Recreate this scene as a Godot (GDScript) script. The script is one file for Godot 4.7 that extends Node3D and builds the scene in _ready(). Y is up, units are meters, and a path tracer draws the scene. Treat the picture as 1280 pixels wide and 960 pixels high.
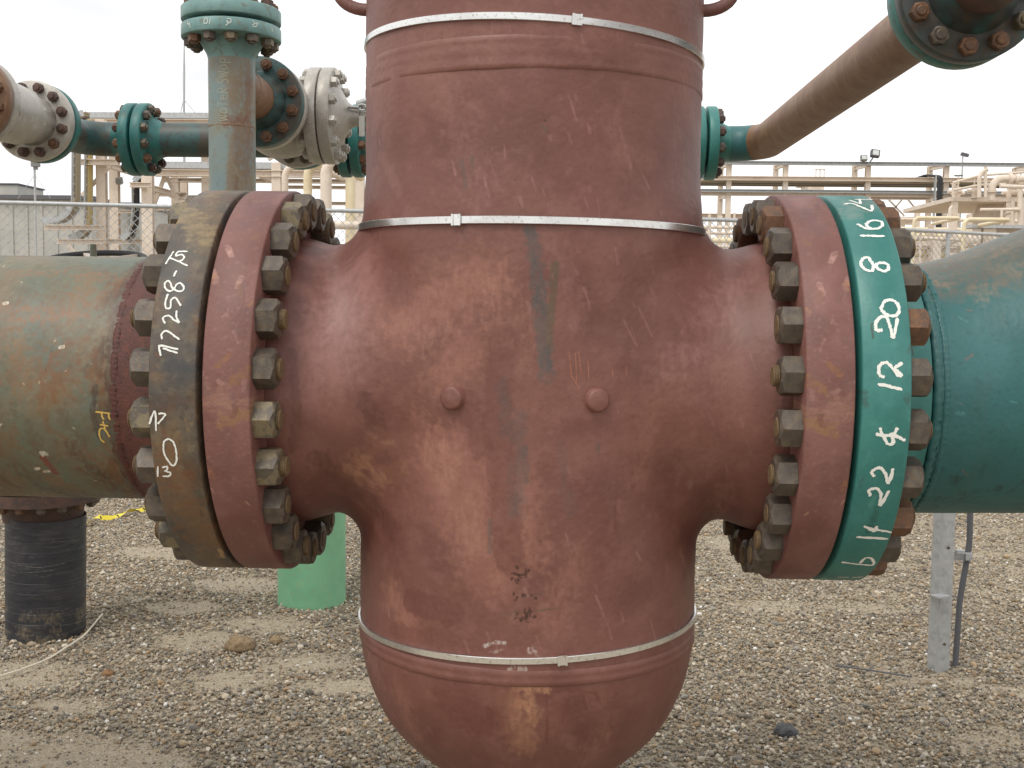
extends Node3D
# A red inline strainer between two 24-inch flanged pipes in a gravel yard, with pipework and racks behind.

const CHALK_BROWN := [[[-0.7857,0.6273,-0.7751,0.7054],[-0.7803,0.6659,-0.7606,0.6463,-0.7362,0.6193],[-0.7437,0.7055,-0.7647,0.7033,-0.7669,0.6777,-0.7561,0.6857,-0.7484,0.6691,-0.7527,0.6502,-0.7599,0.6448]],[[-0.758,0.5924,-0.762,0.5591]],[[-0.756,0.4916,-0.7647,0.4817,-0.7754,0.4975,-0.7774,0.5237,-0.7715,0.5352,-0.7649,0.5208,-0.7607,0.5012,-0.7472,0.4822,-0.7366,0.4857,-0.7358,0.5051,-0.7449,0.5246,-0.7522,0.5145,-0.756,0.4916]],[[-0.7673,0.4675,-0.7698,0.4248,-0.7665,0.3972,-0.7576,0.4005,-0.7586,0.4313,-0.7543,0.447,-0.7473,0.4441,-0.7357,0.4085]],[[-0.7647,0.3236,-0.7707,0.3459,-0.7652,0.3592,-0.7558,0.3582,-0.7468,0.3406,-0.7342,0.328],[-0.7433,0.3857,-0.7415,0.3527,-0.7342,0.328]],[[-0.7683,0.2497,-0.7704,0.2698,-0.7645,0.2873,-0.755,0.2847,-0.731,0.249]],[[-0.7688,0.174,-0.7733,0.2124,-0.7687,0.2211,-0.7323,0.2051],[-0.7657,0.2098,-0.7331,0.188]],[[-0.7943,-0.1341,-0.7811,-0.0746,-0.7802,-0.1661],[-0.7735,-0.0853,-0.7585,-0.0877,-0.776,-0.1326]],[[-0.7543,-0.2007,-0.7647,-0.2142,-0.768,-0.2452,-0.7653,-0.2903,-0.7528,-0.3324,-0.7437,-0.3124,-0.7414,-0.2666,-0.7443,-0.2222,-0.7543,-0.2007]],[[-0.7849,-0.3384,-0.7894,-0.393],[-0.7764,-0.3442,-0.7651,-0.339,-0.7673,-0.3581,-0.7715,-0.3616,-0.7601,-0.3698,-0.7632,-0.3869,-0.7784,-0.39]]]
const CHALK_ORANGE := [[[-0.9792,-0.1858,-0.9461,-0.1957],[-0.9644,-0.1908,-0.9652,-0.2182,-0.961,-0.2456],[-0.9484,-0.1958,-0.9496,-0.2174,-0.9472,-0.2468]],[[-0.9643,-0.2577,-0.9616,-0.3205],[-0.9729,-0.2856,-0.9531,-0.2966]],[[-0.9545,-0.3895,-0.9615,-0.3308,-0.9701,-0.3168,-0.9754,-0.3358,-0.9773,-0.3823,-0.9751,-0.4168,-0.9693,-0.4363]]]
const CHALK_TEAL := [[[0.717,1.1812,0.7364,1.1962,0.7529,1.1407,0.7693,1.0935,0.7797,1.1718],[0.7379,1.2605,0.7555,1.1974,0.7632,1.2864],[0.7533,1.2772,0.794,1.2809]],[[0.7239,0.9569,0.7409,0.9172,0.7645,0.9181,0.7783,0.9471,0.7781,0.9804,0.7607,0.9892,0.7465,0.9638,0.744,0.9386,0.7518,0.9176],[0.7212,0.8597,0.775,0.8577]],[[0.733,0.6462,0.7286,0.6318,0.7152,0.6409,0.7087,0.6747,0.7161,0.7051,0.727,0.7106,0.7361,0.6657,0.7513,0.6325,0.7642,0.6424,0.7646,0.6714,0.7513,0.6809,0.7358,0.6608,0.733,0.6462]],[[0.7389,0.4406,0.7454,0.4695,0.7597,0.4799,0.7725,0.462,0.7744,0.4295,0.7666,0.4052,0.7512,0.4048,0.74,0.4245,0.7367,0.4446],[0.7375,0.3356,0.7249,0.3353,0.7249,0.3686,0.7354,0.3964,0.7473,0.3928,0.7535,0.3461,0.758,0.3003,0.7695,0.3934]],[[0.7384,0.1243,0.7279,0.1353,0.7281,0.175,0.7439,0.1868,0.7646,0.1364,0.7725,0.1366,0.7595,0.1646,0.7754,0.1878],[0.7243,0.0956,0.7743,0.0712]],[[0.7244,-0.1268,0.7572,-0.1315,0.7681,-0.0962],[0.7313,-0.0975,0.7496,-0.1671,0.7615,-0.1607,0.7547,-0.1199],[0.7548,-0.1234,0.786,-0.1539]],[[0.7312,-0.3281,0.7244,-0.3028,0.7393,-0.2832,0.7513,-0.308,0.7623,-0.3569,0.7675,-0.2846],[0.7297,-0.429,0.725,-0.3988,0.7376,-0.3874,0.7502,-0.4141,0.7539,-0.478,0.7661,-0.3969]],[[0.7302,-0.6049,0.7552,-0.6381,0.7575,-0.6033],[0.7367,-0.6165,0.7928,-0.6446],[0.7207,-0.6823,0.7897,-0.691]],[[0.7107,-0.9051,0.7606,-0.9299,0.7833,-0.9274,0.773,-0.863,0.7583,-0.8591,0.7532,-0.9154]],[[0.7277,-1.1424,0.7535,-1.1432],[0.7621,-1.1411,0.7837,-1.1229]]]
const CHALK_RISERFLANGE := [[[-0.6935,2.5762,-0.7232,2.5676,-0.6284,2.5623],[-0.6533,2.571,-0.6169,2.5499]],[[-0.242,2.5755,-0.269,2.5611,-0.2088,2.5578,-0.1828,2.5709,-0.2162,2.5765,-0.242,2.5755],[-0.125,2.5759,-0.1505,2.556]],[[0.1976,2.5739,0.2645,2.5746,0.2715,2.564,0.2194,2.5608,0.1899,2.5672,0.2268,2.5608,0.1743,2.551]],[[0.8149,2.5737,0.7538,2.5691,0.6953,2.5795],[0.7538,2.5696,0.6996,2.5621,0.7279,2.5576,0.7793,2.5605,0.8148,2.5724]],[[1.129,2.5742,1.1909,2.5575,1.2323,2.5783],[1.2757,2.5801,1.3152,2.5625]]]
const VESSEL_MARKS := [[0,0.6,0.106,0.98,0.45,[-0.284,0.152,-0.176,0.211,-0.102,0.249]],[0,0.5,0.0855,0.98,0.5,[-0.136,0.095,-0.173,0.043]],[0,0.6,0.106,0.95,0.45,[-0.173,-0.141,-0.124,-0.268,-0.077,-0.379]],[0,0.5,0.0752,0.98,0.5,[-0.027,-0.176,0.009,-0.332]],[0,0.5,0.0547,0.9,0.6,[-0.338,-0.46,-0.269,-0.538]],[0,0.35,0.0581,0.9,0.8,[0.063,-0.472,0.114,-0.351]],[9,0.45,0.0513,0.95,0.6,[-0.022,-0.67,0.006,-0.771]],[9,0.45,0.0274,0.7,0.9,[0.013,-0.65,0.032,-0.707]],[1,0.5,0.0444,0.8,0.8,[0.302,0.055,0.355,0.098]],[1,0.35,0.0513,0.9,0.8,[0.393,0.173,0.49,0.293]],[1,0.6,0.094,0.9,0.5,[-0.413,0.273,-0.421,0.053]],[1,0.5,0.0581,0.9,0.6,[-0.477,0.164,-0.486,-0.019]],[9,0.4,0.0274,0.7,0.9,[-0.419,-0.204,-0.327,-0.098]],[9,0.4,0.0342,0.7,0.9,[-0.409,-0.225,-0.303,-0.179]],[1,0.35,0.0376,0.8,0.8,[0.068,0.31,0.109,0.167]],[0,0.3,0.0513,0.9,0.8,[-0.317,-0.681,-0.314,-0.806]],[1,0.25,0.0581,0.9,0.9,[-0.187,0.64,-0.106,0.435]],[1,0.22,0.0513,0.9,0.9,[0.176,0.591,0.261,0.461]],[1,0.3,0.0205,0.8,0.6,[-0.399,0.521,-0.324,0.443]],[3,0.5,0.0359,0.2,0.4,[-0.048,0.125,-0.06,-0.005,-0.048,-0.177,-0.032,-0.35]],[3,0.5,0.0291,0.25,0.6,[-0.126,-0.008,-0.098,-0.11]],[3,0.7,0.0308,0.15,0.4,[-0.269,-0.469,-0.16,-0.481]],[3,0.5,0.0205,0.2,0.8,[-0.322,-0.546,-0.17,-0.539,-0.112,-0.553]],[3,0.5,0.0376,0.5,0.6,[-0.334,-0.035,-0.288,-0.06]],[2,0.5,0.0342,0.5,0.7,[-0.469,-0.168,-0.415,-0.252,-0.339,-0.312]],[2,0.45,0.0239,0.5,0.7,[-0.355,-0.018,-0.329,-0.089]],[2,0.35,0.0342,0.6,0.7,[-0.348,-0.128,-0.306,-0.198]],[3,0.45,0.0444,0.7,0.6,[0.323,-0.042,0.32,-0.225]],[3,0.45,0.0171,0.5,0.6,[0.413,-0.232,0.45,-0.444]],[3,0.4,0.0684,0.9,0.6,[0.148,-0.177,0.19,-0.391]],[3,0.5,0.0513,0.4,0.6,[-0.171,-0.668,-0.097,-0.715]],[3,0.45,0.041,0.6,0.7,[-0.366,0.284,-0.305,0.214]],[3,0.4,0.0513,0.7,0.7,[0.236,0.288,0.254,0.133]],[3,0.4,0.0239,0.4,0.7,[-0.422,-0.316,-0.469,-0.415]],[2,0.35,0.0137,0.5,0.6,[-0.521,0.084,-0.508,-0.053,-0.523,-0.126]],[4,0.9,0.0205,0.6,0.6,[0.004,0.359,0.018,0.284,0.029,0.2,0.043,0.073]],[4,0.7,0.0239,0.6,0.8,[0.029,0.234,0.042,0.048]],[5,0.85,0.0103,0.4,0.5,[0.059,0.284,0.053,0.2,0.047,0.116]],[4,0.5,0.0222,0.9,0.6,[-0.05,0.029,-0.039,-0.073]],[4,0.5,0.0274,0.9,0.6,[-0.012,-0.038,-0.018,-0.245]],[4,0.5,0.0085,0.5,0.6,[-0.002,-0.107,0.004,-0.176]],[4,0.6,0.0077,0.95,0.8,[-0.075,-0.265,-0.074,-0.335]],[4,0.45,0.0068,0.6,0.6,[-0.151,0.504,-0.139,0.444]],[5,0.6,0.0043,0.5,0.5,[-0.127,0.511,-0.124,0.483]],[4,0.3,0.0205,0.8,0.8,[0.075,-0.106,0.098,-0.245]],[4,0.5,0.0051,0.5,0.6,[0.161,-0.1,0.16,-0.119]],[4,0.3,0.0085,0.7,0.7,[-0.135,0.376,-0.139,0.334]],[5,0.8,0.0068,0.3,0.6,[-0.046,0.71,-0.038,0.708]],[5,0.8,0.0055,0.3,0.7,[0.026,0.571,0.033,0.565]],[7,0.6,0.0027,0.3,0.3,[0.033,0.585,0.035,0.583]],[7,0.85,0.0023,0.3,0.4,[-0.007,-0.385,-0.009,-0.382]],[7,0.85,0.0033,0.3,0.4,[-0.026,-0.392,-0.024,-0.39]],[7,0.85,0.0018,0.3,0.4,[-0.016,-0.38,-0.018,-0.378]],[7,0.85,0.0033,0.3,0.4,[0.01,-0.374,0.012,-0.371]],[7,0.85,0.0031,0.3,0.4,[-0.013,-0.392,-0.01,-0.395]],[7,0.85,0.003,0.3,0.4,[0.005,-0.387,0.005,-0.384]],[7,0.85,0.0036,0.3,0.4,[-0.012,-0.382,-0.009,-0.382]],[7,0.85,0.0027,0.3,0.4,[-0.014,-0.399,-0.012,-0.401]],[7,0.85,0.0028,0.3,0.4,[-0.018,-0.381,-0.019,-0.378]],[7,0.85,0.0015,0.3,0.4,[-0.014,-0.396,-0.017,-0.397]],[7,0.85,0.0025,0.3,0.4,[-0.01,-0.391,-0.011,-0.395]],[7,0.85,0.0019,0.3,0.4,[-0.004,-0.389,-0.003,-0.387]],[7,0.85,0.0021,0.3,0.4,[-0.018,-0.392,-0.018,-0.395]],[7,0.85,0.0019,0.3,0.4,[-0.005,-0.383,-0.003,-0.383]],[7,0.85,0.0018,0.3,0.4,[-0.007,-0.388,-0.007,-0.385]],[7,0.85,0.0037,0.3,0.4,[-0.015,-0.364,-0.013,-0.367]],[7,0.85,0.0037,0.3,0.4,[0.001,-0.382,0.003,-0.381]],[7,0.85,0.0033,0.3,0.4,[0.006,-0.377,0.004,-0.374]],[7,0.85,0.0023,0.3,0.4,[-0.013,-0.383,-0.01,-0.381]],[7,0.85,0.0018,0.3,0.4,[-0.004,-0.381,-0.002,-0.38]],[7,0.85,0.0037,0.3,0.4,[-0.009,-0.385,-0.009,-0.383]],[7,0.85,0.0018,0.3,0.4,[-0.004,-0.382,-0.003,-0.379]],[7,0.85,0.002,0.3,0.4,[0.004,-0.383,0.007,-0.38]],[7,0.85,0.0023,0.3,0.4,[-0.025,-0.379,-0.022,-0.379]],[7,0.85,0.0015,0.3,0.4,[-0.007,-0.39,-0.007,-0.388]],[7,0.85,0.0026,0.3,0.4,[0.007,-0.37,0.004,-0.369]],[7,0.85,0.0019,0.3,0.4,[0.003,-0.475,0.005,-0.472]],[7,0.85,0.0027,0.3,0.4,[0.023,-0.475,0.026,-0.474]],[7,0.85,0.0033,0.3,0.4,[0.013,-0.46,0.015,-0.46]],[7,0.85,0.0035,0.3,0.4,[0.008,-0.472,0.01,-0.475]],[7,0.85,0.0033,0.3,0.4,[-0.005,-0.48,-0.004,-0.483]],[7,0.85,0.003,0.3,0.4,[-0.011,-0.466,-0.013,-0.469]],[7,0.85,0.0037,0.3,0.4,[0.006,-0.467,0.009,-0.468]],[7,0.85,0.0017,0.3,0.4,[0.021,-0.474,0.025,-0.475]],[7,0.85,0.0029,0.3,0.4,[0.007,-0.47,0.008,-0.472]],[7,0.85,0.0014,0.3,0.4,[0.008,-0.465,0.011,-0.462]],[7,0.85,0.0033,0.3,0.4,[0.005,-0.465,0.007,-0.468]],[7,0.85,0.0019,0.3,0.4,[-0.016,-0.463,-0.015,-0.462]],[7,0.85,0.0025,0.3,0.4,[0.015,-0.458,0.015,-0.455]],[7,0.85,0.0025,0.3,0.4,[0.014,-0.471,0.017,-0.472]],[7,0.85,0.0032,0.3,0.4,[0.008,-0.475,0.008,-0.472]],[7,0.85,0.0016,0.3,0.4,[0.011,-0.453,0.011,-0.452]],[7,0.85,0.0019,0.3,0.4,[0.004,-0.46,0.004,-0.464]],[7,0.85,0.0029,0.3,0.4,[0.006,-0.471,0.009,-0.471]],[7,0.85,0.0032,0.3,0.4,[-0.015,-0.476,-0.018,-0.479]],[7,0.85,0.0034,0.3,0.4,[0.005,-0.476,0.004,-0.478]],[7,0.85,0.0018,0.3,0.4,[0.012,-0.485,0.009,-0.485]],[7,0.85,0.0035,0.3,0.4,[-0.004,-0.479,-0.002,-0.475]],[7,0.85,0.0025,0.3,0.4,[-0.002,-0.48,-0.001,-0.479]],[7,0.85,0.0034,0.3,0.4,[0.008,-0.472,0.007,-0.473]],[7,0.85,0.003,0.3,0.4,[0.015,-0.467,0.016,-0.466]],[7,0.85,0.0035,0.3,0.4,[0.011,-0.463,0.01,-0.465]],[7,0.85,0.0024,0.3,0.4,[0.005,-0.456,0.003,-0.458]],[7,0.85,0.0017,0.3,0.4,[-0.007,-0.479,-0.01,-0.477]],[7,0.85,0.0035,0.3,0.4,[0.004,-0.463,0.003,-0.463]],[7,0.85,0.0016,0.3,0.4,[-0.005,-0.479,-0.006,-0.482]],[7,0.85,0.0021,0.3,0.4,[0.008,-0.481,0.007,-0.477]],[7,0.85,0.0034,0.3,0.4,[0.025,-0.471,0.027,-0.473]],[7,0.85,0.0028,0.3,0.4,[0.007,-0.467,0.007,-0.467]],[7,0.85,0.0037,0.3,0.4,[0.017,-0.462,0.014,-0.463]],[7,0.85,0.0028,0.3,0.4,[-0.021,-0.422,-0.019,-0.421]],[7,0.85,0.0028,0.3,0.4,[0.003,-0.426,0.006,-0.427]],[7,0.85,0.0021,0.3,0.4,[-0.014,-0.431,-0.013,-0.435]],[7,0.85,0.0023,0.3,0.4,[0.001,-0.425,0.004,-0.424]],[7,0.85,0.0018,0.3,0.4,[-0.012,-0.429,-0.012,-0.43]],[7,0.85,0.0036,0.3,0.4,[-0.021,-0.426,-0.02,-0.424]],[7,0.85,0.0037,0.3,0.4,[0.025,-0.432,0.028,-0.433]],[7,0.85,0.002,0.3,0.4,[-0.013,-0.43,-0.015,-0.433]],[7,0.85,0.0017,0.3,0.4,[0.009,-0.423,0.007,-0.422]],[7,0.85,0.0033,0.3,0.4,[-0.002,-0.427,-0.001,-0.428]],[7,0.85,0.0026,0.3,0.4,[0.001,-0.427,-0.002,-0.424]],[7,0.85,0.0017,0.3,0.4,[0.002,-0.429,-0.001,-0.432]],[7,0.85,0.003,0.3,0.4,[-0.018,-0.437,-0.016,-0.438]],[7,0.85,0.0031,0.3,0.4,[0.018,-0.425,0.018,-0.427]],[5,0.5,0.0031,0.4,0.8,[-0.007,-0.432,0.045,-0.422]],[5,0.5,0.0031,0.4,0.8,[-0.05,-0.469,-0.024,-0.466,0.08,-0.455]],[6,0.6,0.0051,0.8,1.2,[-0.083,-0.544,-0.055,-0.531,-0.04,-0.532]],[6,0.5,0.0051,0.8,1.2,[-0.072,-0.555,-0.044,-0.548]],[6,0.75,0.0077,0.7,1.1,[-0.029,-0.591,0.005,-0.588]],[6,0.6,0.0085,0.8,1.2,[0.015,-0.546,0.029,-0.553]],[7,0.7,0.0068,0.4,0.9,[-0.029,-0.611,0.004,-0.601,0.051,-0.61]],[9,0.65,0.0205,0.5,0.9,[-0.013,-0.628,0.048,-0.628]],[9,0.5,0.0154,0.5,0.9,[-0.004,-0.669,0.017,-0.676]],[3,0.6,0.0038,0.7,0.8,[0.053,-0.646,0.058,-0.718,0.06,-0.771]],[3,0.6,0.0038,0.7,0.8,[0.135,-0.651,0.154,-0.705,0.161,-0.769]],[3,0.6,0.0038,0.7,0.8,[0.123,-0.639,0.168,-0.655,0.184,-0.68]],[3,0.6,0.0038,0.7,0.8,[0.206,-0.18,0.204,-0.286]],[8,0.4,0.0017,0.4,0.6,[0.091,0.099,0.097,0.048,0.115,0.022]],[8,0.4,0.0017,0.4,0.6,[0.105,0.096,0.109,0.034]],[8,0.4,0.0017,0.4,0.6,[0.112,0.099,0.118,0.056]],[8,0.4,0.0017,0.4,0.6,[0.133,0.082,0.136,0.037]],[8,0.4,0.0017,0.4,0.6,[0.188,0.061,0.19,0.047]],[8,0.4,0.0017,0.4,0.6,[0.219,0.068,0.221,0.05]],[1,0.55,0.0038,0.5,0.7,[0.122,0.235,0.137,0.193]],[1,0.55,0.0038,0.5,0.7,[0.256,0.194,0.282,0.133]],[1,0.55,0.0038,0.5,0.7,[0.217,0.168,0.245,0.112]],[1,0.55,0.0038,0.5,0.7,[0.193,0.321,0.199,0.287]],[1,0.55,0.0038,0.5,0.7,[0.261,0.496,0.289,0.454]],[1,0.55,0.0038,0.5,0.7,[0.23,0.519,0.239,0.494]],[1,0.55,0.0038,0.5,0.7,[0.086,0.636,0.102,0.587]],[1,0.55,0.0038,0.5,0.7,[0.129,0.58,0.135,0.563]],[1,0.55,0.0038,0.5,0.7,[0.206,0.576,0.222,0.535]],[1,0.55,0.0038,0.5,0.7,[-0.175,0.505,-0.164,0.474]],[1,0.55,0.0038,0.5,0.7,[-0.098,0.465,-0.084,0.426]],[1,0.55,0.0038,0.5,0.7,[-0.055,0.535,-0.051,0.505]],[1,0.55,0.0038,0.5,0.7,[0.007,0.465,0.016,0.438]],[1,0.55,0.0038,0.5,0.7,[0.312,-0.507,0.333,-0.557]],[1,0.55,0.0038,0.5,0.7,[0.192,-0.498,0.203,-0.535]],[1,0.55,0.0038,0.5,0.7,[0.162,-0.433,0.182,-0.479]],[1,0.55,0.0038,0.5,0.7,[0.38,-0.558,0.444,-0.622]],[1,0.55,0.0038,0.5,0.7,[0.407,-0.362,0.427,-0.392]],[1,0.55,0.0038,0.5,0.7,[-0.131,-0.534,-0.119,-0.56]],[1,0.55,0.0038,0.5,0.7,[0.263,-0.345,0.276,-0.365]],[1,0.55,0.0038,0.5,0.7,[0.001,-0.41,0.01,-0.428]],[5,0.5,0.0051,0.5,0.7,[0.564,0.221,0.562,0.163]]]
const RACK_LEFT := [["post",-6.87,3.09,-14.07,0.109,2.37,0.14],["post",-7.03,3.17,-14.97,0.115,2.497,0.14],["post",-5.94,2.72,-13.48,0.105,1.64,0.16],["post",-6.07,2.73,-15.06,0.077,1.597,0.12],["post",-6.2,2.78,-15.86,0.081,1.669,0.12],["post",-4.17,2.79,-14.07,0.097,1.714,0.14],["post",-2.9,2.8,-14.07,0.085,1.714,0.14],["post",-5.57,3.19,-15.06,0.103,2.511,0.12],["beam",-6.83,3.61,-13.85,0.6,0.084,0.1],["beam",-7.17,2.62,-13.75,0.919,0.072,0.1],["beam",-7.07,2.41,-13.75,0.716,0.072,0.1],["beam",-6.41,2.43,-13.95,0.725,0.072,0.1],["beam",-5.98,3.22,-13.3,0.313,0.07,0.1],["beam",-5.13,4.28,-14.37,4.429,0.099,0.14],["beam",-4.46,3.48,-14.07,3.184,0.097,0.14],["beam",-4.66,3.48,-15.07,3.245,0.064,0.14],["beam",-6.17,3.25,-15.05,0.567,0.064,0.1],["beam",-6.02,2.99,-14.65,0.592,0.063,0.1],["beam",-3.78,3.42,-15.45,1.343,0.053,0.1],["beam",-3.76,3.16,-15.45,1.317,0.053,0.1],["beam",-6.71,2.95,-14.85,0.433,0.051,0.1]]
const BRACES := [[-7.17,3.13,-6.7,3.61],[-6.11,2.99,-5.92,3.48],[-5.94,3.44,-5.75,3.01],[-7.57,2.38,-7.27,2.02],[-5.95,3.87,-5.55,4.08],[-4.46,3.77,-4.01,4.06],[-4.46,4.06,-3.94,3.76],[-6.31,2.36,-6.45,2.05]]
const TRAY_TOP := [-4.47,3.61,-14.28,3.179,0.098,0.35]
const TRAY_HIGH := [-5.15,4.42,-14.7,4.405,0.088,0.4]
const TRAY_A := [-7.46,2.7,-7.22,2.71,-7.08,2.8,-6.99,2.97,-6.96,4.17,-6.91,4.23,-6.81,4.25]
const TRAY_B := [-7.28,2.47,-7.13,2.52,-7.03,2.63,-7.02,2.8,-7.0,3.73,-6.99,4.23]
const TRAY_C := [-6.43,2.45,-6.33,2.54,-6.27,2.68,-6.25,2.89,-6.25,3.25,-6.2,3.38,-6.08,3.44]
const BENT := [[-3.54,2.06,-3.53,3.28,-3.48,3.35,-3.26,3.36],[-3.01,2.03,-3.01,3.16,-2.96,3.26,-2.81,3.27],[-2.72,2.02,-2.72,3.14,-2.65,3.26,-2.5,3.26],[-2.44,2.03,-2.44,3.48,-2.44,3.58],[-2.62,2.48,-2.15,2.48]]
const BENT_R := [0.04548427866831073,0.05487274243852905,0.06983803583085516,0.0623553891346921,0.049884311307753684]
const SHED := [-10.52,2.52,-21.5,2.793,1.941,5.0]
const SHED2 := [-9.41,2.55,-23.5,1.017,1.964,5.0]
const ROOFBOX := [-11.59,3.77,-21.1,0.506,0.304,1.2]
const JBOX := [-6.87,3.43,-14.86,0.089,0.102,0.12]
const MAST1 := [-9.31,3.31,-9.3,3.85,-9.28,3.94]
const MAST1G := [-9.62,3.33,-9.3,3.76,-9.02,3.34]
const MAST2 := [-8.96,2.1,-8.92,6.05,-8.9,7.15,-8.89,7.94]
const FENCE_A := [-5.51,-6.58,1.69,-7.99]
const FENCE_B := [1.69,-7.99,6.83,-10.81]
const RR_POST := [[3.59,3.29,-20.05,0.066,2.327,0.1],[4.73,3.3,-20.05,0.066,2.327,0.1],[6.38,3.31,-20.05,0.074,2.311,0.1],[7.94,3.32,-20.05,0.074,2.294,0.1],[9.71,3.32,-20.05,0.083,2.261,0.1],[3.59,3.34,-21.15,0.061,2.37,0.1],[4.75,3.35,-21.15,0.061,2.37,0.1],[6.41,3.36,-21.15,0.061,2.353,0.1],[7.98,3.36,-21.15,0.061,2.336,0.1],[9.75,3.36,-21.15,0.061,2.301,0.1]]
const RR_RAIL := [[6.41,4.43,-19.96,6.902,0.066,0.12],[6.43,4.12,-19.96,6.902,0.082,0.12],[6.43,3.87,-19.96,6.902,0.058,0.12],[6.46,3.81,-20.03,6.926,0.066,0.1],[6.75,4.52,-21.16,7.267,0.052,0.12],[6.76,4.22,-21.16,7.267,0.052,0.12],[6.78,3.91,-21.16,7.267,0.069,0.12],[3.72,3.52,-22.1,1.077,0.108,0.2],[7.2,3.8,-20.55,1.214,0.051,0.1],[7.88,3.46,-22.1,0.449,0.162,0.2]]
const RR_BR := [[6.94,3.78,7.28,3.44],[7.23,3.78,6.98,3.47],[7.34,3.78,7.6,3.47]]
const HOPPER := [7.67,5.0,-30.5,0.451,0.214,1.0]
const HOPPER_CAP := [7.66,5.12,-30.6,0.665,0.059,1.2]
const HOPPER_RAIL := [7.86,5.41,-30.4,0.238,0.285,0.8]
const FLOOD := [[6.44,4.61],[6.22,4.52]]
const LAMP := [11.24,2.74,11.12,5.63,11.19,5.69]
const DARK_TRAY := [7.71,3.15,-19.71,0.098,1.966,0.12]
const SKID_BOX := [["platform",6.59,3.18,-15.1,1.337,0.061,2.2],["post",6.0,2.6,-14.05,0.049,1.13,0.1],["post",6.8,2.6,-14.05,0.061,1.13,0.1],["post",5.69,2.31,-11.88,0.074,0.644,0.16],["post",5.02,2.22,-11.85,0.053,0.475,0.1],["post",7.03,2.61,-14.05,0.073,1.13,0.1],["beam",5.88,2.63,-11.95,0.897,0.042,0.3],["beam",6.11,2.59,-12.1,0.589,0.064,0.2],["beam",5.1,2.4,-11.97,0.606,0.043,0.15]]
const SKID_RAIL := [[5.93,3.19,5.92,3.41],[6.32,3.2,6.31,3.49],[6.75,3.2,6.74,3.54],[5.92,3.41,6.31,3.52,7.17,3.59],[5.92,3.3,6.31,3.38,7.18,3.42]]
const TANK := [6.52,2.25,6.51,3.01,6.59,3.18,6.71,3.26]
const TANK_AX := [6.77,2.25,6.73,3.23]
const TANK_R := 0.264
const SKID_PIPES := [[0.053,-13.6,6.37,3.13,6.36,3.29,6.43,3.41,6.55,3.43,7.05,3.44],[0.029,-13.3,6.37,3.3,6.93,3.29],[0.029,-13.5,6.16,3.16,6.15,3.44,6.19,3.53,6.26,3.56],[0.024,-13.5,6.25,3.16,6.23,3.6],[0.021,-11.0,4.45,2.11,4.44,2.6,4.47,2.66,4.54,2.67,5.0,2.67],[0.025,-10.8,4.98,2.39,4.97,2.57,5.01,2.63,5.08,2.65,5.52,2.64],[0.021,-11.4,4.61,2.45,5.16,2.43],[0.015,-11.4,4.97,2.45,4.96,2.51,5.0,2.52,5.17,2.52],[0.026,-13.4,6.6,3.12,6.6,3.05,6.65,2.21],[0.023,-13.2,6.07,2.96,6.62,2.97],[0.017,-13.0,6.32,2.19,6.29,2.86,6.29,2.95],[0.015,-11.1,4.58,1.96,4.56,2.5,4.62,2.53,5.04,2.53],[0.027,-12.0,4.96,2.33,5.84,2.32],[0.022,-12.7,5.5,2.01,5.47,2.92,5.5,2.96],[0.026,-11.5,5.59,2.45,6.19,2.42],[0.016,-11.6,5.45,2.52,5.85,2.52],[0.035,-13.3,6.71,2.04,6.65,3.24],[0.026,-15.0,2.54,2.03,2.52,3.0],[0.019,-15.0,2.94,2.03,2.91,3.03],[0.026,-15.2,2.31,2.72,3.3,2.72],[0.02,-15.2,2.32,2.51,3.3,2.5],[0.097,-13.9,6.15,2.57,6.64,2.58]]
const SKID_WHEEL := [5.08,2.39]
const SKID_FL := [[0.089,-13.6,6.62,3.43],[0.077,-13.6,6.71,3.43],[0.077,-13.6,6.36,3.26]]
const BLACK := [-2.282,0.0,-2.134]
const GREEN := [-1.168,0.0,-2.773]
const POST := [1.797,0.0,-2.072]
const CONDUIT := [1.896,0.0,-2.144]
const ROCK1 := [-1.351,0.0,-2.132]
const ROCK2 := [-1.813,-0.0,-1.764]
const ROCK3 := [0.948,0.0,-1.295]
const ROCK4 := [-1.215,0.0,-2.249]
const TAPE1 := [-3.198,0.0,-4.64]
const TAPE2 := [-3.108,0.0,-4.869]
const TAPE3 := [-2.999,-0.0,-5.267]
const WIRE1 := [-2.221,0.0,-1.646]
const WIRE2 := [-2.125,0.0,-1.876]
const WIRE3 := [-2.112,0.0,-2.219]
const WIRE4 := [-2.158,0.0,-2.54]
const CABLE1 := [1.331,0.0,-2.071]
const CABLE2 := [1.45,0.0,-1.996]
const CABLE3 := [1.621,0.0,-1.936]
const SAND := [-1.69,-0.93,0.32,-1.42,-0.91,0.25,-1.9,-1.02,0.2,-2.19,-1.72,0.28,-1.82,-1.42,0.15,-1.58,-2.26,0.22,-1.3,-1.73,0.2,-1.35,-2.53,0.2,-1.02,-1.96,0.2,-1.83,-2.78,0.2,-0.82,-1.67,0.16,-0.55,-1.69,0.2,1.62,-2.15,0.16,1.68,-4.14,0.35,1.52,-4.59,0.4,1.73,-3.06,0.2,1.76,-1.95,0.22,-2.35,-4.01,0.35,-1.68,-3.28,0.3,1.3,-3.03,0.25,1.9,-1.86,0.2,1.72,-1.26,0.2]
const STAND_POST := [[6.16,3.13,-17.0],[6.61,3.33,-17.6],[6.53,3.0,-16.6],[7.09,3.34,-17.0],[7.54,3.25,-17.6],[7.41,2.92,-16.6],[7.8,3.29,-17.0],[8.28,3.41,-17.4],[2.73,2.96,-17.0],[3.07,3.18,-17.6],[3.38,2.94,-17.0]]
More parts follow.
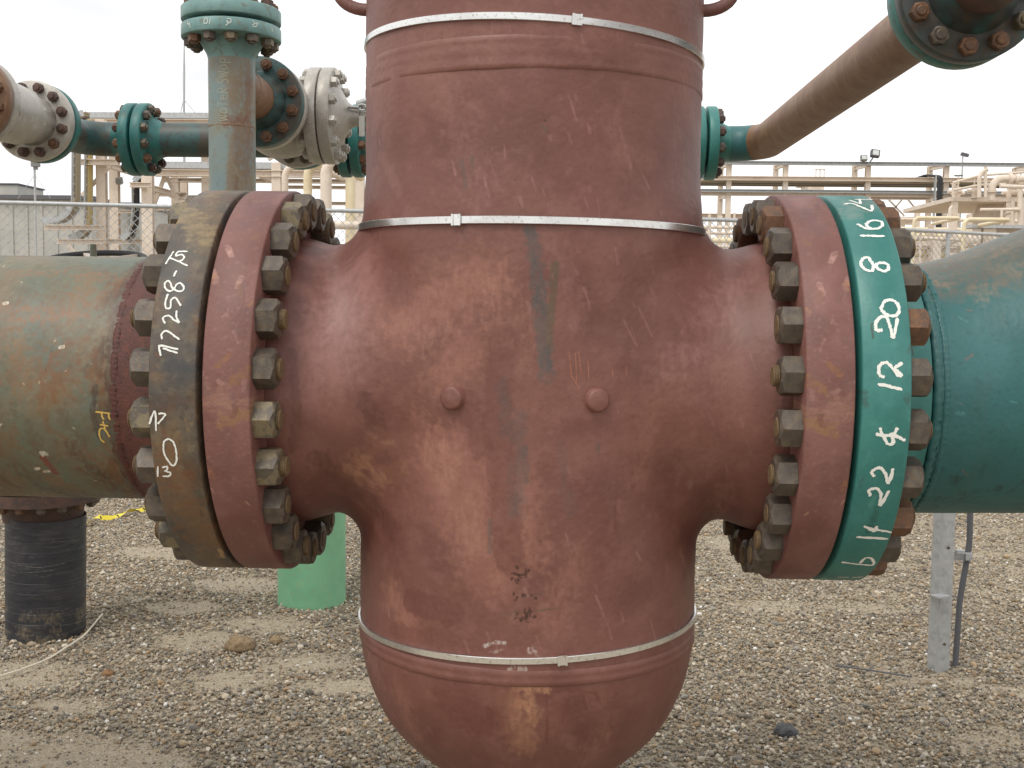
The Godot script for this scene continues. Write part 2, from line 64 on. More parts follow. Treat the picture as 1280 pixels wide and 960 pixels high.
const STAND_RAIL := [[6.1,3.1,-16.9,8.29,3.08,0.03],[6.08,2.91,-16.8,8.26,2.89,0.05],[6.05,2.78,-16.7,8.22,2.76,0.07],[6.03,2.64,-16.6,8.19,2.62,0.04],[6.06,2.51,-16.7,8.23,2.49,0.08],[7.15,3.33,-17.2,8.48,3.31,0.03],[2.58,2.93,-16.9,3.6,2.92,0.03],[2.59,2.7,-16.9,3.61,2.7,0.05],[2.58,2.5,-16.8,3.59,2.5,0.04]]
const STAND_DRUM := [[6.63,2.76,-17.2,0.12],[7.44,2.93,-17.6,0.16],[7.81,2.83,-17.3,0.1],[8.34,3.04,-17.8,0.18]]


const AXIS_Y := 1.4
const BIG := {"ro": 0.47, "t": 0.1016, "g": 0.0065, "hub": 0.359, "pipe": 0.305, "L": 0.205, "bc": 0.419, "n": 24, "rf": 0.346}
const MID := {"ro": 0.178, "t": 0.0478, "g": 0.0075, "hub": 0.111, "pipe": 0.084, "L": 0.125, "bc": 0.146, "n": 12, "rf": 0.108}

var rng := RandomNumberGenerator.new()
var M := {}
var taken := {}
var bump_fine: ImageTexture
var bump_pit: ImageTexture
var bump_soft: ImageTexture

# ------------------------------------------------------------------ mesh collecting
class MB:
	var v := PackedVector3Array()
	var n := PackedVector3Array()
	var t := PackedVector2Array()
	var t2 := PackedVector2Array()
	var i := PackedInt32Array()
	func vert(p: Vector3, nn: Vector3, uv := Vector2.ZERO) -> int:
		v.append(p); n.append(nn); t.append(uv); t2.append(uv)
		return v.size() - 1
	func tri(a: int, b: int, c: int) -> void:
		var fn := (v[b] - v[a]).cross(v[c] - v[a])
		if fn.dot(n[a] + n[b] + n[c]) > 0.0:
			i.append(a); i.append(c); i.append(b)
		else:
			i.append(a); i.append(b); i.append(c)
	func quad(a: int, b: int, c: int, d: int) -> void:
		tri(a, b, c); tri(a, c, d)
	func flat(pts: Array, cen: Vector3) -> void:   # a convex face, turned away from cen
		var nn: Vector3 = (pts[1] - pts[0]).cross(pts[2] - pts[0]).normalized()
		if nn.dot(pts[0] - cen) < 0.0: nn = -nn
		var k := v.size()
		for p in pts: vert(p, nn)
		for q in range(1, pts.size() - 1): tri(k, k + q, k + q + 1)
	func box(x: Transform3D, s: Vector3) -> void:
		var h := s * 0.5
		for ax in 3:
			for sg in [-1.0, 1.0]:
				var nn := Vector3.ZERO; nn[ax] = sg
				var a := Vector3.ZERO; a[(ax + 1) % 3] = h[(ax + 1) % 3]
				var b := Vector3.ZERO; b[(ax + 2) % 3] = h[(ax + 2) % 3]
				var c := nn * h[ax]
				var wn: Vector3 = (x.basis * nn).normalized()
				var k := vert(x * (c - a - b), wn)
				vert(x * (c + a - b), wn); vert(x * (c + a + b), wn); vert(x * (c - a + b), wn)
				quad(k, k + 1, k + 2, k + 3)
	func mesh() -> ArrayMesh:
		var a := []
		a.resize(Mesh.ARRAY_MAX)
		a[Mesh.ARRAY_VERTEX] = v; a[Mesh.ARRAY_NORMAL] = n
		a[Mesh.ARRAY_TEX_UV] = t; a[Mesh.ARRAY_TEX_UV2] = t2; a[Mesh.ARRAY_INDEX] = i
		var m := ArrayMesh.new()
		m.add_surface_from_arrays(Mesh.PRIMITIVE_TRIANGLES, a)
		return m

static func frame(dir: Vector3, at := Vector3.ZERO) -> Transform3D:   # local +x along dir
	var x := dir.normalized()
	var up := Vector3.UP if absf(x.y) < 0.9 else Vector3.BACK
	var z := x.cross(up).normalized()
	return Transform3D(Basis(x, z.cross(x).normalized(), z), at)

# profile: [axial, radius, axial, radius ...] turned about local +x
func lathe(mb: MB, pr: Array, segs: int, x := Transform3D(), crease := 0.8) -> void:
	var np := pr.size() / 2
	var pts := []
	var nor := []
	for k in np - 1:
		var d := Vector2(pr[k * 2 + 2] - pr[k * 2], pr[k * 2 + 3] - pr[k * 2 + 1])
		nor.append(Vector2(-d.y, d.x).normalized())
	var run := 0.0
	for k in np - 1:
		var na: Vector2 = nor[k]
		var nb: Vector2 = nor[k]
		if k > 0 and nor[k - 1].dot(nor[k]) > crease: na = (nor[k - 1] + nor[k]).normalized()
		if k < np - 2 and nor[k + 1].dot(nor[k]) > crease: nb = (nor[k + 1] + nor[k]).normalized()
		var l := Vector2(pr[k * 2 + 2] - pr[k * 2], pr[k * 2 + 3] - pr[k * 2 + 1]).length()
		var base := mb.v.size()
		for s in segs + 1:
			var a := TAU * s / segs
			var c := Vector3(0, sin(a), cos(a))
			var u := a / TAU
			mb.vert(x * (c * float(pr[k * 2 + 1]) + Vector3(pr[k * 2], 0, 0)), x.basis * (c * na.y + Vector3(na.x, 0, 0)), Vector2(u, pr[k * 2]))
			mb.vert(x * (c * float(pr[k * 2 + 3]) + Vector3(pr[k * 2 + 2], 0, 0)), x.basis * (c * nb.y + Vector3(nb.x, 0, 0)), Vector2(u, pr[k * 2 + 2]))
		for s in segs:
			var q := base + s * 2
			mb.quad(q, q + 1, q + 3, q + 2)
		run += l

# a path whose corners are rounded to a bend radius
func bend(pts: Array, r: float, steps := 8) -> Array:
	var out := [pts[0]]
	for k in range(1, pts.size() - 1):
		var p: Vector3 = pts[k]
		var a: Vector3 = (pts[k - 1] - p).normalized()
		var b: Vector3 = (pts[k + 1] - p).normalized()
		var ang := a.angle_to(b)
		if ang > PI - 0.02:
			out.append(p); continue
		var cut := minf(r / tan(ang * 0.5), 0.95 * minf((pts[k - 1] - p).length(), (pts[k + 1] - p).length()))
		var rr := cut * tan(ang * 0.5)
		var cen := p + (a + b).normalized() * (rr / sin(ang * 0.5))
		var s := p + a * cut - cen
		var e := p + b * cut - cen
		for q in steps + 1: out.append(cen + s.slerp(e, float(q) / steps))
	out.append(pts[-1])
	return out

func tube(mb: MB, path: Array, rad, segs := 24, caps := true) -> void:   # rad: one number or one per point
	var t0: Vector3 = (path[1] - path[0]).normalized()
	var up := Vector3.UP if absf(t0.y) < 0.9 else Vector3.BACK
	var side := t0.cross(up).normalized()
	var run := 0.0
	var rings := []
	for k in path.size():
		var tan_: Vector3
		if k == 0: tan_ = t0
		elif k == path.size() - 1: tan_ = (path[k] - path[k - 1]).normalized()
		else: tan_ = ((path[k + 1] - path[k]).normalized() + (path[k] - path[k - 1]).normalized()).normalized()
		side = (side - tan_ * side.dot(tan_)).normalized()
		var oth := side.cross(tan_).normalized()
		var r: float = rad[k] if rad is Array else rad
		var dr := 0.0
		if rad is Array:
			var k0: int = maxi(k - 1, 0)
			var k1: int = mini(k + 1, path.size() - 1)
			dr = (rad[k1] - rad[k0]) / maxf((path[k1] - path[k0]).length(), 1e-4)
		if k > 0: run += (path[k] - path[k - 1]).length()
		rings.append(mb.v.size())
		for s in segs + 1:
			var a := TAU * s / segs
			var c := side * cos(a) + oth * sin(a)
			mb.vert(path[k] + c * r, (c - tan_ * dr).normalized(), Vector2(float(s) / segs, run))
	for k in path.size() - 1:
		for s in segs: mb.quad(rings[k] + s, rings[k] + s + 1, rings[k + 1] + s + 1, rings[k + 1] + s)
	if caps:
		for e in [0, path.size() - 1]:
			var nn: Vector3 = (path[0] - path[1]).normalized() if e == 0 else (path[e] - path[e - 1]).normalized()
			var k := mb.vert(path[e], nn)
			var f := mb.v.size()
			for s in segs + 1: mb.vert(mb.v[rings[e] + s], nn)
			for s in segs: mb.tri(k, f + s, f + s + 1)

func stick(mb: MB, a: Vector3, b: Vector3, w: float, h: float) -> void:
	var x := frame(b - a, (a + b) * 0.5)
	mb.box(x, Vector3((b - a).length(), h, w))

func ibeam(mb: MB, a: Vector3, b: Vector3, h: float, w: float, t := 0.01) -> void:
	var x := frame(b - a, (a + b) * 0.5)
	var l := (b - a).length()
	mb.box(x * Transform3D(Basis(), Vector3(0, h / 2 - t / 2, 0)), Vector3(l, t, w))
	mb.box(x * Transform3D(Basis(), Vector3(0, -h / 2 + t / 2, 0)), Vector3(l, t, w))
	mb.box(x, Vector3(l, h - 2 * t, t))

# ------------------------------------------------------------------ things and parts
func numbered(called: String) -> String:
	var k: int = taken.get(called, 0)
	taken[called] = k + 1
	return called if k == 0 else "%s_%03d" % [called, k]

func thing(called: String, label: String, category: String, base := Vector3.ZERO, group := "") -> Node3D:
	var o := Node3D.new()
	o.name = numbered(called)
	add_child(o)
	o.position = base
	o.set_meta("label", label); o.set_meta("category", category)
	if group: o.set_meta("group", group)
	return o

func part(root: Node3D, called: String, mb: MB, m: Material, at = null, mesh: Mesh = null) -> MeshInstance3D:
	var o := MeshInstance3D.new()
	o.mesh = mesh if mesh else mb.mesh()
	o.material_override = m
	o.name = called
	root.add_child(o, true)
	if at is Transform3D: o.transform = at
	elif root.get_parent() == self: o.position = -root.position
	return o

func single(called: String, label: String, category: String, mb: MB, m: Material, group := "", kind := "") -> MeshInstance3D:
	var o := MeshInstance3D.new()
	o.mesh = mb.mesh()
	o.material_override = m
	o.name = numbered(called)
	add_child(o)
	if label: o.set_meta("label", label); o.set_meta("category", category)
	if group: o.set_meta("group", group)
	if kind: o.set_meta("kind", kind)
	return o

func rel(root: Node3D, x: Transform3D) -> Transform3D:
	return Transform3D(x.basis, x.origin - root.position)

# ------------------------------------------------------------------ materials
static func rgb(r: float, g: float, b: float) -> Color:
	return Color(r / 255.0, g / 255.0, b / 255.0)

func noise_bytes(w: int, h: int, freq: float, seed_: int, sx := 1, sy := 1, oct := 4, kind := FastNoiseLite.TYPE_SIMPLEX_SMOOTH) -> PackedByteArray:
	var fn := FastNoiseLite.new()
	fn.noise_type = kind
	fn.seed = seed_; fn.frequency = freq
	fn.fractal_octaves = oct
	var im := fn.get_seamless_image(w / sx, h / sy)
	if sx > 1 or sy > 1: im.resize(w, h, Image.INTERPOLATE_CUBIC)
	im.convert(Image.FORMAT_L8)
	return im.get_data()

# layers: [color, freq, lo, hi, alpha, stretch_x, stretch_y]
func painted_image(base: Color, layers: Array, seed_: int, size := 512) -> Image:
	var im := Image.create(size, size, false, Image.FORMAT_RGBA8)
	im.fill(base)
	for k in layers.size():
		var l: Array = layers[k]
		var b := noise_bytes(size, size, l[1], seed_ * 31 + k * 7, l[5] if l.size() > 5 else 1, l[6] if l.size() > 6 else 1)
		var lut := PackedByteArray()
		lut.resize(256)
		for q in 256: lut[q] = int(255.0 * l[4] * smoothstep(l[2], l[3], q / 255.0))
		var over := Image.create(size, size, false, Image.FORMAT_RGBA8)
		over.fill(l[0])
		var d := over.get_data()
		for q in size * size: d[q * 4 + 3] = lut[b[q]]
		over = Image.create_from_data(size, size, false, Image.FORMAT_RGBA8, d)
		im.blend_rect(over, Rect2i(0, 0, size, size), Vector2i.ZERO)
	return im

func paint(called: String, base: Color, layers: Array, tile: float, rough: float, bump = null, bump_cm := 0.0, metal := 0.0, size := 512) -> StandardMaterial3D:
	var m := StandardMaterial3D.new()
	m.resource_name = called
	m.albedo_texture = ImageTexture.create_from_image(painted_image(base, layers, called.hash() % 9973, size))
	m.uv1_triplanar = true
	m.uv1_world_triplanar = true
	m.uv1_scale = Vector3.ONE / tile
	m.uv1_triplanar_sharpness = 4.0
	m.roughness = rough
	m.metallic = metal
	if bump:
		m.heightmap_enabled = true
		m.heightmap_texture = bump
		m.heightmap_scale = bump_cm
	M[called] = m
	return m

func plain(called: String, c: Color, rough := 0.7, metal := 0.0) -> StandardMaterial3D:
	var m := StandardMaterial3D.new()
	m.resource_name = called
	m.albedo_color = c; m.roughness = rough; m.metallic = metal
	M[called] = m
	return m

func noise_tex(freq: float, seed_: int, size := 512, oct := 4) -> ImageTexture:
	var d := noise_bytes(size, size, freq, seed_, 1, 1, oct)
	return ImageTexture.create_from_image(Image.create_from_data(size, size, false, Image.FORMAT_L8, d))

# stains, scuffs and runs stamped on a sheet of surface: marks are [colour, alpha, radius, softness, breakup, [u, v, u, v ...]]
func marks_image(w: int, h: int, u0: float, u1: float, v0: float, v1: float, marks: Array, seed_: int, squash := 1.0) -> Image:
	var d := PackedByteArray()
	d.resize(w * h * 4)
	var fn := FastNoiseLite.new()
	fn.seed = seed_; fn.frequency = 0.045; fn.fractal_octaves = 4
	var px := w / (u1 - u0)
	var py := h / (v1 - v0)
	for mk in marks:
		var c: Color = mk[0]
		var cr := c.r8; var cg := c.g8; var cb := c.b8
		var al: float = mk[1]
		var r: float = mk[2]
		var soft: float = mk[3]
		var brk: float = mk[4]
		var p: Array = mk[5]
		var grow := r * (1.0 + 0.5 * brk)
		var lo := Vector2(1e9, 1e9); var hi := -lo
		for k in p.size() / 2:
			lo = lo.min(Vector2(p[k * 2], p[k * 2 + 1])); hi = hi.max(Vector2(p[k * 2], p[k * 2 + 1]))
		var x0 := clampi(int((lo.x - grow - u0) * px), 0, w - 1); var x1 := clampi(int((hi.x + grow - u0) * px) + 1, 0, w - 1)
		var y0 := clampi(int((v1 - hi.y - grow) * py), 0, h - 1); var y1 := clampi(int((v1 - lo.y + grow) * py) + 1, 0, h - 1)
		var segs := p.size() / 2 - 1
		var inner := r * (1.0 - soft)
		for y in range(y0, y1 + 1):
			var v := v1 - (y + 0.5) / py
			for x in range(x0, x1 + 1):
				var q := Vector2(u0 + (x + 0.5) / px, v)
				var best := 1e9
				for k in segs:
					var a := Vector2(p[k * 2], p[k * 2 + 1])
					var ab := Vector2(p[k * 2 + 2], p[k * 2 + 3]) - a
					var f := clampf((q - a).dot(ab) / maxf(ab.length_squared(), 1e-9), 0.0, 1.0)
					best = minf(best, (a + ab * f).distance_squared_to(q))
				var nz := fn.get_noise_2d(x, y)
				var dist := sqrt(best) + nz * r * brk * 0.9
				if dist > r: continue
				var a2 := al * (1.0 - smoothstep(inner, r, dist)) * clampf(1.0 - brk * 0.4 + (fn.get_noise_2d(x * 1.9 + 77, y * 0.6) + 0.5 * fn.get_noise_2d(x * 5.0 + 31, y * 4.0)) * brk * 0.9, 0.0, 1.0)
				if a2 < 0.01: continue
				var o := (y * w + x) * 4
				var a1 := d[o + 3] / 255.0
				var ao := a2 + a1 * (1.0 - a2)
				var k2 := a2 / ao
				d[o] = int(lerpf(d[o], cr, k2)); d[o + 1] = int(lerpf(d[o + 1], cg, k2)); d[o + 2] = int(lerpf(d[o + 2], cb, k2))
				d[o + 3] = int(ao * 255.0)
	return Image.create_from_data(w, h, false, Image.FORMAT_RGBA8, d)

func with_marks(src: StandardMaterial3D, called: String, im: Image) -> StandardMaterial3D:
	var m: StandardMaterial3D = src.duplicate()
	m.resource_name = called
	m.detail_enabled = true
	m.detail_uv_layer = BaseMaterial3D.DETAIL_UV_2
	m.detail_blend_mode = BaseMaterial3D.BLEND_MODE_MIX
	m.detail_albedo = ImageTexture.create_from_image(im)
	M[called] = m
	return m

func make_materials() -> void:
	bump_fine = noise_tex(0.09, 5)
	bump_pit = noise_tex(0.03, 9)
	bump_soft = noise_tex(0.012, 14)
	paint("red_paint", rgb(115, 74, 64), [[rgb(137, 93, 82), 0.004, 0.4, 0.8, 0.55], [rgb(95, 56, 48), 0.005, 0.45, 0.85, 0.6], [rgb(108, 66, 58), 0.012, 0.4, 0.8, 0.4, 1, 5], [rgb(140, 98, 89), 0.03, 0.5, 0.85, 0.3], [rgb(98, 59, 51), 0.1, 0.5, 0.9, 0.3]], 0.9, 0.5, bump_fine, 0.07)
	paint("red_flange_paint", rgb(116, 77, 70), [[rgb(140, 99, 92), 0.006, 0.4, 0.8, 0.5], [rgb(102, 64, 57), 0.008, 0.45, 0.85, 0.55], [rgb(108, 78, 74), 0.02, 0.5, 0.8, 0.4], [rgb(160, 122, 112), 0.06, 0.62, 0.85, 0.3]], 0.6, 0.55, bump_fine, 0.07)
	paint("brown_rust", rgb(94, 84, 71), [[rgb(66, 65, 63), 0.006, 0.38, 0.68, 0.75], [rgb(122, 94, 64), 0.008, 0.45, 0.8, 0.6], [rgb(88, 64, 48), 0.012, 0.48, 0.82, 0.6], [rgb(140, 124, 94), 0.03, 0.55, 0.85, 0.35], [rgb(62, 54, 48), 0.07, 0.55, 0.9, 0.4]], 0.7, 0.55, bump_fine, 0.06)
	paint("hub_rust", rgb(88, 50, 42), [[rgb(76, 44, 36), 0.012, 0.4, 0.75, 0.7], [rgb(108, 60, 45), 0.02, 0.5, 0.8, 0.5], [rgb(56, 38, 34), 0.05, 0.55, 0.85, 0.5]], 0.4, 0.65, bump_fine, 0.1)  # red-brown rust, darkened further to paint in the shade of the nuts
	paint("green_pipe", rgb(100, 102, 85), [[rgb(128, 114, 92), 0.005, 0.4, 0.75, 0.55], [rgb(90, 102, 92), 0.006, 0.42, 0.75, 0.7], [rgb(118, 92, 64), 0.01, 0.5, 0.85, 0.5], [rgb(86, 74, 56), 0.05, 0.55, 0.9, 0.4], [rgb(150, 138, 112), 0.09, 0.6, 0.9, 0.3]], 0.9, 0.5, bump_fine, 0.05)
	paint("teal_paint", rgb(52, 116, 109), [[rgb(70, 132, 124), 0.006, 0.4, 0.8, 0.5], [rgb(38, 104, 98), 0.012, 0.45, 0.85, 0.45], [rgb(40, 98, 94), 0.06, 0.55, 0.9, 0.25], [rgb(86, 146, 138), 0.04, 0.6, 0.9, 0.25]], 0.7, 0.42, bump_fine, 0.03)
	paint("teal_pipe_paint", rgb(46, 98, 98), [[rgb(66, 114, 115), 0.005, 0.4, 0.8, 0.5], [rgb(38, 88, 86), 0.008, 0.45, 0.85, 0.5], [rgb(64, 94, 90), 0.02, 0.5, 0.85, 0.35, 1, 4], [rgb(40, 72, 68), 0.08, 0.6, 0.9, 0.3]], 0.8, 0.46, bump_fine, 0.06)
	paint("teal_worn", rgb(72, 124, 118), [[rgb(104, 138, 130), 0.006, 0.4, 0.75, 0.6], [rgb(100, 88, 68), 0.009, 0.5, 0.78, 0.6], [rgb(84, 68, 54), 0.04, 0.58, 0.85, 0.45]], 0.7, 0.5, bump_fine, 0.03)
	paint("teal_dark_rust", rgb(58, 84, 82), [[rgb(84, 70, 60), 0.006, 0.4, 0.72, 0.75], [rgb(64, 100, 100), 0.008, 0.45, 0.78, 0.6], [rgb(58, 50, 46), 0.03, 0.52, 0.85, 0.5]], 0.7, 0.5, bump_fine, 0.03)
	paint("bare_rust_pipe", rgb(128, 96, 70), [[rgb(110, 76, 54), 0.006, 0.4, 0.75, 0.65], [rgb(138, 112, 86), 0.008, 0.45, 0.8, 0.55], [rgb(90, 68, 54), 0.04, 0.52, 0.88, 0.4], [rgb(112, 70, 46), 0.02, 0.55, 0.85, 0.5]], 0.6, 0.55, bump_fine, 0.03)
	paint("dark_rust_pipe", rgb(84, 62, 54), [[rgb(62, 50, 46), 0.012, 0.45, 0.7, 0.7], [rgb(104, 70, 50), 0.03, 0.58, 0.78, 0.6]], 0.5, 0.6, bump_fine, 0.04)
	paint("blue_riser", rgb(124, 138, 134), [[rgb(134, 128, 108), 0.006, 0.42, 0.72, 0.75], [rgb(112, 134, 138), 0.008, 0.45, 0.78, 0.6], [rgb(116, 96, 78), 0.04, 0.58, 0.88, 0.4]], 0.7, 0.5, bump_fine, 0.03)
	paint("teal_faded", rgb(110, 146, 142), [[rgb(126, 160, 156), 0.006, 0.42, 0.75, 0.6], [rgb(92, 124, 122), 0.01, 0.5, 0.8, 0.6], [rgb(104, 92, 74), 0.03, 0.6, 0.85, 0.5]], 0.7, 0.5, bump_fine, 0.03)
	paint("teal_dull", rgb(44, 106, 102), [[rgb(62, 122, 118), 0.006, 0.42, 0.78, 0.5], [rgb(38, 84, 82), 0.01, 0.46, 0.8, 0.5], [rgb(72, 74, 64), 0.02, 0.58, 0.85, 0.5]], 0.7, 0.45, bump_fine, 0.03)
	paint("teal_black", rgb(60, 62, 60), [[rgb(48, 96, 94), 0.006, 0.5, 0.8, 0.7], [rgb(82, 64, 52), 0.012, 0.5, 0.8, 0.6], [rgb(46, 42, 40), 0.03, 0.5, 0.85, 0.5]], 0.7, 0.5, bump_fine, 0.03)
	paint("valve_grey", rgb(170, 166, 158), [[rgb(190, 186, 178), 0.01, 0.5, 0.7, 0.6], [rgb(160, 152, 138), 0.03, 0.56, 0.76, 0.5], [rgb(128, 104, 84), 0.08, 0.68, 0.82, 0.5]], 0.5, 0.42, bump_fine, 0.02, 0.25)
	paint("nut_dark", rgb(88, 80, 72), [[rgb(112, 102, 84), 0.015, 0.4, 0.75, 0.6], [rgb(70, 64, 60), 0.02, 0.45, 0.8, 0.6], [rgb(106, 80, 56), 0.04, 0.52, 0.85, 0.5], [rgb(132, 122, 102), 0.1, 0.6, 0.9, 0.3]], 0.3, 0.5, bump_fine, 0.03, 0.3)
	paint("nut_dusty", rgb(122, 110, 86), [[rgb(88, 82, 74), 0.012, 0.42, 0.6, 0.9], [rgb(138, 126, 98), 0.04, 0.52, 0.82, 0.45], [rgb(80, 66, 52), 0.07, 0.56, 0.88, 0.4]], 0.3, 0.58, bump_fine, 0.03, 0.2)
	paint("nut_rusty", rgb(110, 80, 58), [[rgb(86, 68, 58), 0.015, 0.42, 0.72, 0.7], [rgb(136, 92, 58), 0.03, 0.5, 0.8, 0.55], [rgb(66, 54, 48), 0.07, 0.55, 0.88, 0.45]], 0.3, 0.6, bump_fine, 0.04, 0.2)
	paint("stud_rust", rgb(112, 92, 64), [[rgb(84, 68, 52), 0.04, 0.42, 0.75, 0.7], [rgb(136, 108, 70), 0.08, 0.55, 0.8, 0.45]], 0.2, 0.7)
	var st := paint("strap_steel", rgb(224, 224, 221), [[rgb(204, 202, 198), 0.02, 0.5, 0.75, 0.6, 6, 1], [rgb(226, 226, 224), 0.04, 0.55, 0.75, 0.6, 4, 1], [rgb(150, 140, 128), 0.1, 0.68, 0.8, 0.4]], 0.3, 0.24, null, 0.0, 0.9, 256)
	st.metallic_specular = 0.5
	paint("galvanised", rgb(176, 178, 178), [[rgb(156, 158, 158), 0.03, 0.48, 0.7, 0.6], [rgb(194, 196, 196), 0.06, 0.55, 0.75, 0.5]], 0.5, 0.5, null, 0.0, 0.4, 256)
	paint("beige_steel", rgb(214, 200, 184), [[rgb(200, 184, 166), 0.01, 0.45, 0.8, 0.5], [rgb(224, 212, 198), 0.03, 0.5, 0.8, 0.5], [rgb(164, 140, 118), 0.09, 0.7, 0.85, 0.4]], 2.0, 0.5, null, 0.0, 0.0, 256)
	paint("cream_steel", rgb(222, 208, 176), [[rgb(208, 192, 158), 0.01, 0.48, 0.72, 0.5], [rgb(170, 148, 116), 0.09, 0.7, 0.82, 0.3]], 2.0, 0.5, null, 0.0, 0.0, 256)
	paint("shed_grey", rgb(178, 176, 168), [[rgb(164, 162, 156), 0.01, 0.48, 0.72, 0.5]], 2.0, 0.6, null, 0.0, 0.0, 256)
	plain("roof_dark", rgb(92, 92, 96), 0.7)
	plain("black_rubber", rgb(46, 46, 48), 0.6)
	plain("wire_pale", rgb(206, 196, 178), 0.8)
	plain("cable_tan", rgb(150, 138, 116), 0.6)
	plain("cable_yellow", rgb(186, 166, 112), 0.6)
	plain("tape_yellow", rgb(226, 206, 60), 0.45)
	plain("tape_black", rgb(36, 34, 30), 0.5)
	plain("chalk_white", rgb(228, 229, 222), 0.95)
	plain("chalk_faint", rgb(190, 200, 192), 0.95)
	plain("crayon_yellow", rgb(212, 176, 92), 0.8)
	plain("crayon_dull", rgb(176, 174, 152), 0.9)
	plain("lamp_housing", rgb(120, 120, 116), 0.5)
	plain("lamp_glass", rgb(196, 200, 196), 0.2)
	paint("wrap_black", rgb(46, 47, 52), [[rgb(70, 68, 68), 0.006, 0.42, 0.75, 0.5], [rgb(96, 92, 86), 0.04, 0.66, 0.85, 0.4, 8, 1], [rgb(40, 42, 47), 0.04, 0.5, 0.8, 0.4, 4, 1]], 0.6, 0.45, bump_soft, 0.3)
	paint("epoxy_green", rgb(122, 178, 140), [[rgb(108, 164, 126), 0.006, 0.42, 0.8, 0.5], [rgb(132, 184, 140), 0.01, 0.5, 0.8, 0.4], [rgb(150, 146, 108), 0.04, 0.62, 0.85, 0.4]], 0.6, 0.45, bump_fine, 0.02)
	paint("dirt", rgb(164, 150, 126), [[rgb(158, 144, 122), 0.005, 0.4, 0.75, 0.5], [rgb(190, 178, 156), 0.02, 0.45, 0.75, 0.4], [rgb(138, 126, 110), 0.05, 0.52, 0.8, 0.5], [rgb(204, 196, 182), 0.11, 0.58, 0.78, 0.6], [rgb(114, 106, 96), 0.15, 0.58, 0.78, 0.5]], 0.7, 0.95, bump_fine, 1.0)
	paint("far_dirt", rgb(118, 100, 82), [[rgb(84, 74, 62), 0.02, 0.46, 0.66, 0.8], [rgb(186, 170, 150), 0.06, 0.58, 0.74, 0.6]], 4.0, 0.95, bump_fine, 6.0, 0.0, 256)
	var pb := plain("pebble", Color.WHITE, 0.9)
	pb.vertex_color_use_as_albedo = true
	paint("rock_tan", rgb(158, 136, 106), [[rgb(134, 112, 86), 0.02, 0.48, 0.7, 0.7], [rgb(176, 156, 126), 0.06, 0.55, 0.75, 0.5]], 0.2, 0.95, bump_fine, 0.3, 0.0, 256)
	paint("rock_grey", rgb(98, 98, 100), [[rgb(78, 79, 82), 0.02, 0.48, 0.7, 0.7], [rgb(128, 128, 130), 0.06, 0.55, 0.75, 0.5]], 0.2, 0.9, bump_fine, 0.3, 0.0, 256)

# ------------------------------------------------------------------ flanges, nuts, beads
func nut_mesh(af: float, h: float, stud := 0.0) -> ArrayMesh:
	var mb := MB.new()
	var c := af * 0.1
	for k in 6:
		var a0 := TAU * k / 6.0
		var a1 := TAU * (k + 1) / 6.0
		var am := (a0 + a1) * 0.5
		var rc := af * 0.5 / cos(PI / 6) * 0.985
		var d0 := Vector3(0, sin(a0), cos(a0)); var d1 := Vector3(0, sin(a1), cos(a1)); var dm := Vector3(0, sin(am), cos(am))
		var X := Vector3(1, 0, 0)
		mb.flat([d0 * rc, d1 * rc, d1 * rc + X * (h - c), dm * af * 0.5 + X * (h - c * 0.2), d0 * rc + X * (h - c)], X * h * 0.5)
		var ri := af * 0.46
		mb.flat([d0 * rc + X * (h - c), dm * af * 0.5 + X * (h - c * 0.2), dm * ri + X * h, d0 * ri + X * h], X * h * 0.5)
		mb.flat([dm * af * 0.5 + X * (h - c * 0.2), d1 * rc + X * (h - c), d1 * ri + X * h, dm * ri + X * h], X * h * 0.5)
		mb.flat([X * h, d0 * ri + X * h, dm * ri + X * h, d1 * ri + X * h], X * h * 0.5)
	if stud > 0.0:
		lathe(mb, [h - 0.002, stud, h + 0.4 * stud, stud, h + 0.55 * stud, stud * 0.8, h + 0.55 * stud, 0.0], 14)
	return mb.mesh()

func stud_mesh(r: float, a: float, b: float) -> ArrayMesh:
	var mb := MB.new()
	var pr := [a, r]
	var x := a
	while x < b - 0.004:
		pr.append_array([x + 0.0016, r, x + 0.0024, r - 0.0014, x + 0.0032, r])
		x += 0.0032
	pr.append_array([b, r * 0.86, b, 0.0])
	lathe(mb, pr, 18)
	return mb.mesh()

var nut_big: ArrayMesh
var nut_mid: ArrayMesh
var stud_big: ArrayMesh

func flange_profile(f: Dictionary, hub: bool) -> Array:
	var c := 0.004
	var e: float = f.g + f.t
	var pr := [0.0015, 0.02, 0.0015, f.rf, f.g, f.rf, f.g, f.ro - c, f.g + c * 0.4, f.ro - c * 0.4, f.g + c, f.ro, e - c, f.ro, e - c * 0.4, f.ro - c * 0.4, e, f.ro - c]
	if hub:
		var k: float = f.L
		pr.append_array([e, f.hub + 0.012, e + 0.004, f.hub + 0.003, e + 0.012, f.hub, lerpf(e, k, 0.75), lerpf(f.hub, f.pipe, 0.85), k - 0.006, f.pipe + 0.001, k, f.pipe])
	else:
		pr.append_array([e, 0.02])
	return pr

